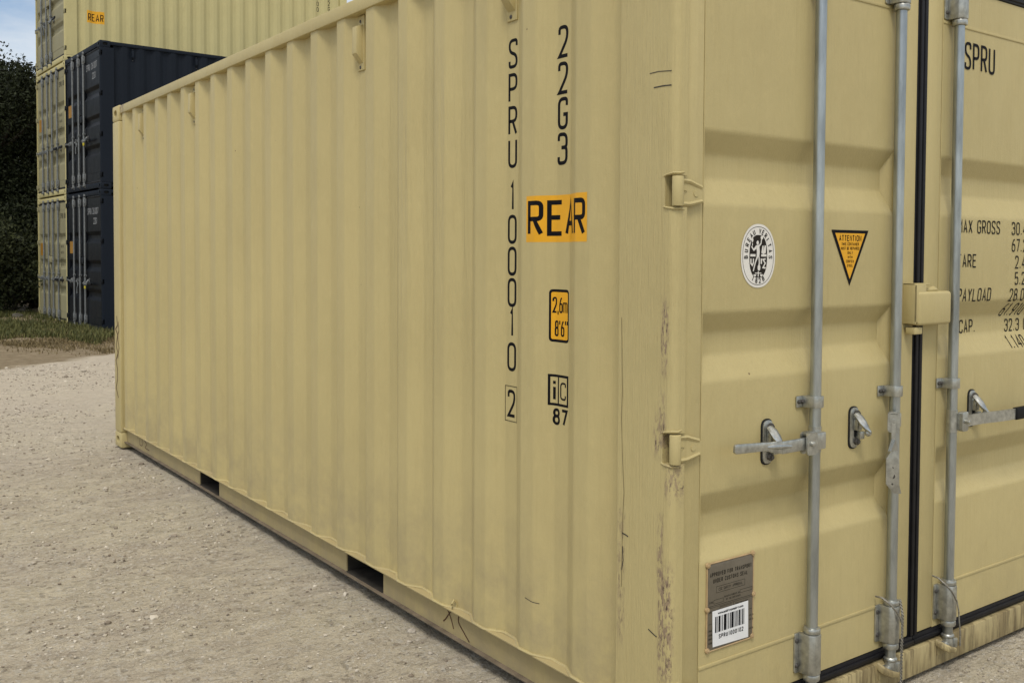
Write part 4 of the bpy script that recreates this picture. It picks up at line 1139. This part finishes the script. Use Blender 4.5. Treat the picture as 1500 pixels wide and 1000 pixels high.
def gp(px, py, z=0):
    """point on the ground under a photo pixel, used only to find where things stand"""
    Rm = cam.rotation_euler.to_matrix(); d = Rm @ Vector(((px - 790.18) / 1441.76, -(py - 420.76) / 1441.76, -1)); t_ = (z - cam.location.z) / d.z
    return cam.location + d * t_
for lb, px, py, r in (('pale round stone below the container, left of the crayon X', 603, 919, .017), ('smaller pale stone beside the round one under the crayon X', 600, 933, .011),
                      ('small white stone nearest the bottom rail lip', 631, 951, .011), ('lone pale pebble just beyond the near fork pocket', 561, 908, .010),
                      ('brown pebble on the open gravel left of the far fork pocket', 62, 682, .016)):
    q = gp(px, py); stone(lb, q.x, q.y, r)
for lb, px, py, r, sc in (('rounded grey rock lying in the grass by the cream stack, right of a paler one', 33, 466, .11, (1.2, 1, .8)), ('paler flat rock in the grass beside the rounded grey one', 25, 471, .10, (1.5, 1, .5))):
    q = gp(px, py); stone(lb, q.x, q.y, r, sc, 'dark_stone', 'rock')

# ================================================================== GRASS
def grass(name, label, n, area, hts, cols, clump):
    V = []; F = []; k = 0
    while k < n:
        x, y = area()
        dn = noise.noise(Vector((x * clump, y * clump, 2)))
        if dn < random.uniform(-.5, .25): continue
        if name == 'grass' and y < 15.3 + 1.6 * noise.noise(Vector((x * .9, 4.4, 0))) + 1.0 * noise.noise(Vector((x * 3.1, 1.4, 0))) + max(0, .9 - x) * .5: continue
        if name == 'dry_grass' and y < 12.9 + .25 * x + 1.3 * noise.noise(Vector((x * 1.1, 7.4, 0))) + .8 * noise.noise(Vector((x * 3.3, 2.4, 0))) + max(0, 1.0 - x) * 1.5 and random.random() < .85: continue
        if y > 16.5 and x > 2.2: continue
        h = random.uniform(*hts) * (1 + .5 * dn); a = random.uniform(0, 6.28); wd = random.uniform(.004, .010)
        z = ground_h(x, y); lx, ly = math.cos(a), math.sin(a); ln = random.uniform(.1, .7) * h
        px, py = -ly * wd, lx * wd; b0 = len(V)
        V += [(x - px, y - py, z), (x + px, y + py, z), (x + lx * ln * .4 + px * .7, y + ly * ln * .4 + py * .7, z + h * .6), (x + lx * ln * .4 - px * .7, y + ly * ln * .4 - py * .7, z + h * .6), (x + lx * ln, y + ly * ln, z + h)]
        F += [(b0, b0 + 1, b0 + 2, b0 + 3), (b0 + 3, b0 + 2, b0 + 4)]; k += 1
    me = bpy.data.meshes.new(name); me.from_pydata(V, [], F)
    m, t, b = mat(name + '_blades'); g = N(t, 'ShaderNodeNewGeometry'); c = N(t, 'ShaderNodeValToRGB')
    c.color_ramp.elements[0].color = (*cols[0], 1); c.color_ramp.elements[1].color = (*cols[1], 1)
    t.links.new(g.outputs['Random Per Island'], c.inputs['Fac']); t.links.new(c.outputs['Color'], b.inputs['Base Color']); b.inputs['Roughness'].default_value = .8
    me.materials.append(m); o = bpy.data.objects.new(name, me); COL.objects.link(o); tag(o, label, 'grass', kind='stuff')
grass('grass', 'green grass growing round the foot of the stacked containers', 40000, lambda: (random.uniform(-3.5, 2.6), random.uniform(13.8, 24)), (.03, .12), ((.030, .040, .006), (.125, .120, .030)), .9)
grass('dry_grass', 'dry brown grass at the edge of the gravel', 26000, lambda: ((lambda x: (x, 12.7 + .35 * x + 4.2 * random.random() ** .9 + max(0, (1.2 - x)) * 1.6))(random.uniform(-1.0, 3.8))), (.015, .05), ((.10, .075, .03), (.22, .165, .075)), 1.4)

# ================================================================== TREES
def leaf_mat(name, c0, c1):
    m, t, b = mat(name); g = N(t, 'ShaderNodeNewGeometry'); c = N(t, 'ShaderNodeValToRGB')
    c.color_ramp.elements[0].color = (*c0, 1); c.color_ramp.elements[1].color = (*c1, 1)
    t.links.new(g.outputs['Random Per Island'], c.inputs['Fac']); t.links.new(c.outputs['Color'], b.inputs['Base Color']); b.inputs['Roughness'].default_value = .7
    b.inputs['Specular IOR Level'].default_value = .2; return m
LM = leaf_mat('dark_leaves', (.004, .007, .002), (.026, .034, .012)); LM2 = leaf_mat('olive_leaves', (.006, .010, .003), (.045, .052, .018))
M['bark'] = simple('dark_bark', (.035, .028, .02), .95, 0, .4, 9, .02, (1, 1, .3))
def tree(name, label, x, y, h, rad, z0, n, lm, leaf=.05, lean=0):
    root = empty(name, (x, y, ground_h(x, y) - .05)); tag(root, label, 'tree' if 'tree' in name else 'shrub', 'trees behind the containers')
    m = MB(); top = h * .85
    pts = [(lean * (i / 6) ** 2 + .08 * math.sin(i * 1.7), .06 * math.cos(i * 2.1), top * i / 6) for i in range(7)]
    m.tube(pts, [.024 * h * (1 - .13 * i) for i in range(7)], 8); cl = []
    for i in range(14):
        a = random.uniform(0, 6.28); zz = random.uniform(z0 + .1, top); f = (zz / top); base = Vector(pts[min(5, int(f * 6))]); base.z = zz * .8
        rr = rad * random.uniform(.5, .95) * (1 - .35 * f); tip = Vector((math.cos(a) * rr, math.sin(a) * rr, zz + .35)); mid = base.lerp(tip, .5) + Vector((0, 0, .15))
        m.tube([base, mid, tip], [.010 * h, .006 * h, .002 * h], 5); cl.append(tip)
    m.build('trunk', M['bark'], root)
    centres = [(c.x, c.y, c.z, random.uniform(.55, 1.0) * rad * .45) for c in cl]
    for _ in range(26):
        a = random.uniform(0, 6.28); zz = z0 + (h - z0) * random.random() ** .85; e = math.sqrt(max(.05, 1 - ((zz - z0) / (h - z0) * 1.15 - .35) ** 2))
        r = rad * e * random.uniform(.15, .9); centres.append((math.cos(a) * r, math.sin(a) * r, zz, rad * random.uniform(.22, .42)))
    for _ in range(16 if h > 4 else 3):
        a = random.uniform(0, 6.28); r = rad * random.random() ** .5 * .8; zt = h * random.uniform(.90, 1.0) - .10 * r * r
        for q in range(4): centres.append((math.cos(a) * r + random.uniform(-.08, .08), math.sin(a) * r + random.uniform(-.08, .08), zt + q * .13, .20 - .028 * q))
    centres = np.array(centres); pw = centres[:, 3] ** 2; idx = rng.choice(len(centres), n, p=pw / pw.sum()); c = centres[idx]
    d = rng.normal(size=(n, 3)); d /= np.linalg.norm(d, axis=1)[:, None]; d *= (rng.random(n) ** .45)[:, None]; d[:, 2] *= .8
    p = c[:, :3] + d * c[:, 3:4] * 1.15
    p[:, 2] = np.maximum(p[:, 2], .05 + rng.random(n) * .4)
    a = rng.normal(size=(n, 3)); a /= np.linalg.norm(a, axis=1)[:, None]; b = np.cross(a, rng.normal(size=(n, 3))); b /= np.linalg.norm(b, axis=1)[:, None]
    s = (leaf * rng.uniform(.55, 1.25, n))[:, None]
    v = np.stack([p - a * s, p + b * s * .45, p + a * s, p - b * s * .45], 1).reshape(-1, 3)
    f = np.arange(4 * n).reshape(-1, 4); me = bpy.data.meshes.new('crown'); me.from_pydata(v.tolist(), [], f.tolist()); me.materials.append(lm)
    o = bpy.data.objects.new('crown', me); COL.objects.link(o); o.parent = root
def at(px, dist):
    q = gp(px, 470); d = Vector((q.x - cam.location.x, q.y - cam.location.y, 0)).normalized(); return cam.location.x + d.x * dist, cam.location.y + d.y * dist
for (nm, lb, px, dist, h, rad, z0, n, lm) in (
    ('broadleaf_tree', 'tall dark tree at the left edge of the photo, behind the cream stack', -8, 27, 5.5, 2.5, .5, 90000, LM),
    ('broadleaf_tree', 'dark tree whose crown meets the left edge of the cream stack', 50, 29, 5.7, 2.4, .6, 90000, LM2),
    ('broadleaf_tree', 'dense tree mostly cut off by the left frame, nearest the stack of trees', -95, 28, 6.2, 3.0, .4, 34000, LM),
    ('shrub', 'low leafy shrub under the trees left of the cream stack', 18, 24.8, 1.9, 1.5, .05, 14000, LM2),
    ('shrub', 'dark shrub in the gap between the trees and the cream stack', 60, 26.5, 2.6, 1.5, .05, 14000, LM),
    ('broadleaf_tree', 'background tree filling the gap behind the other dark trees', 20, 34, 6.0, 3.6, .3, 60000, LM)):
    x, y = at(px, dist); tree(nm, lb, x, y, h, rad, z0, n, lm)
bpy.context.view_layer.update()
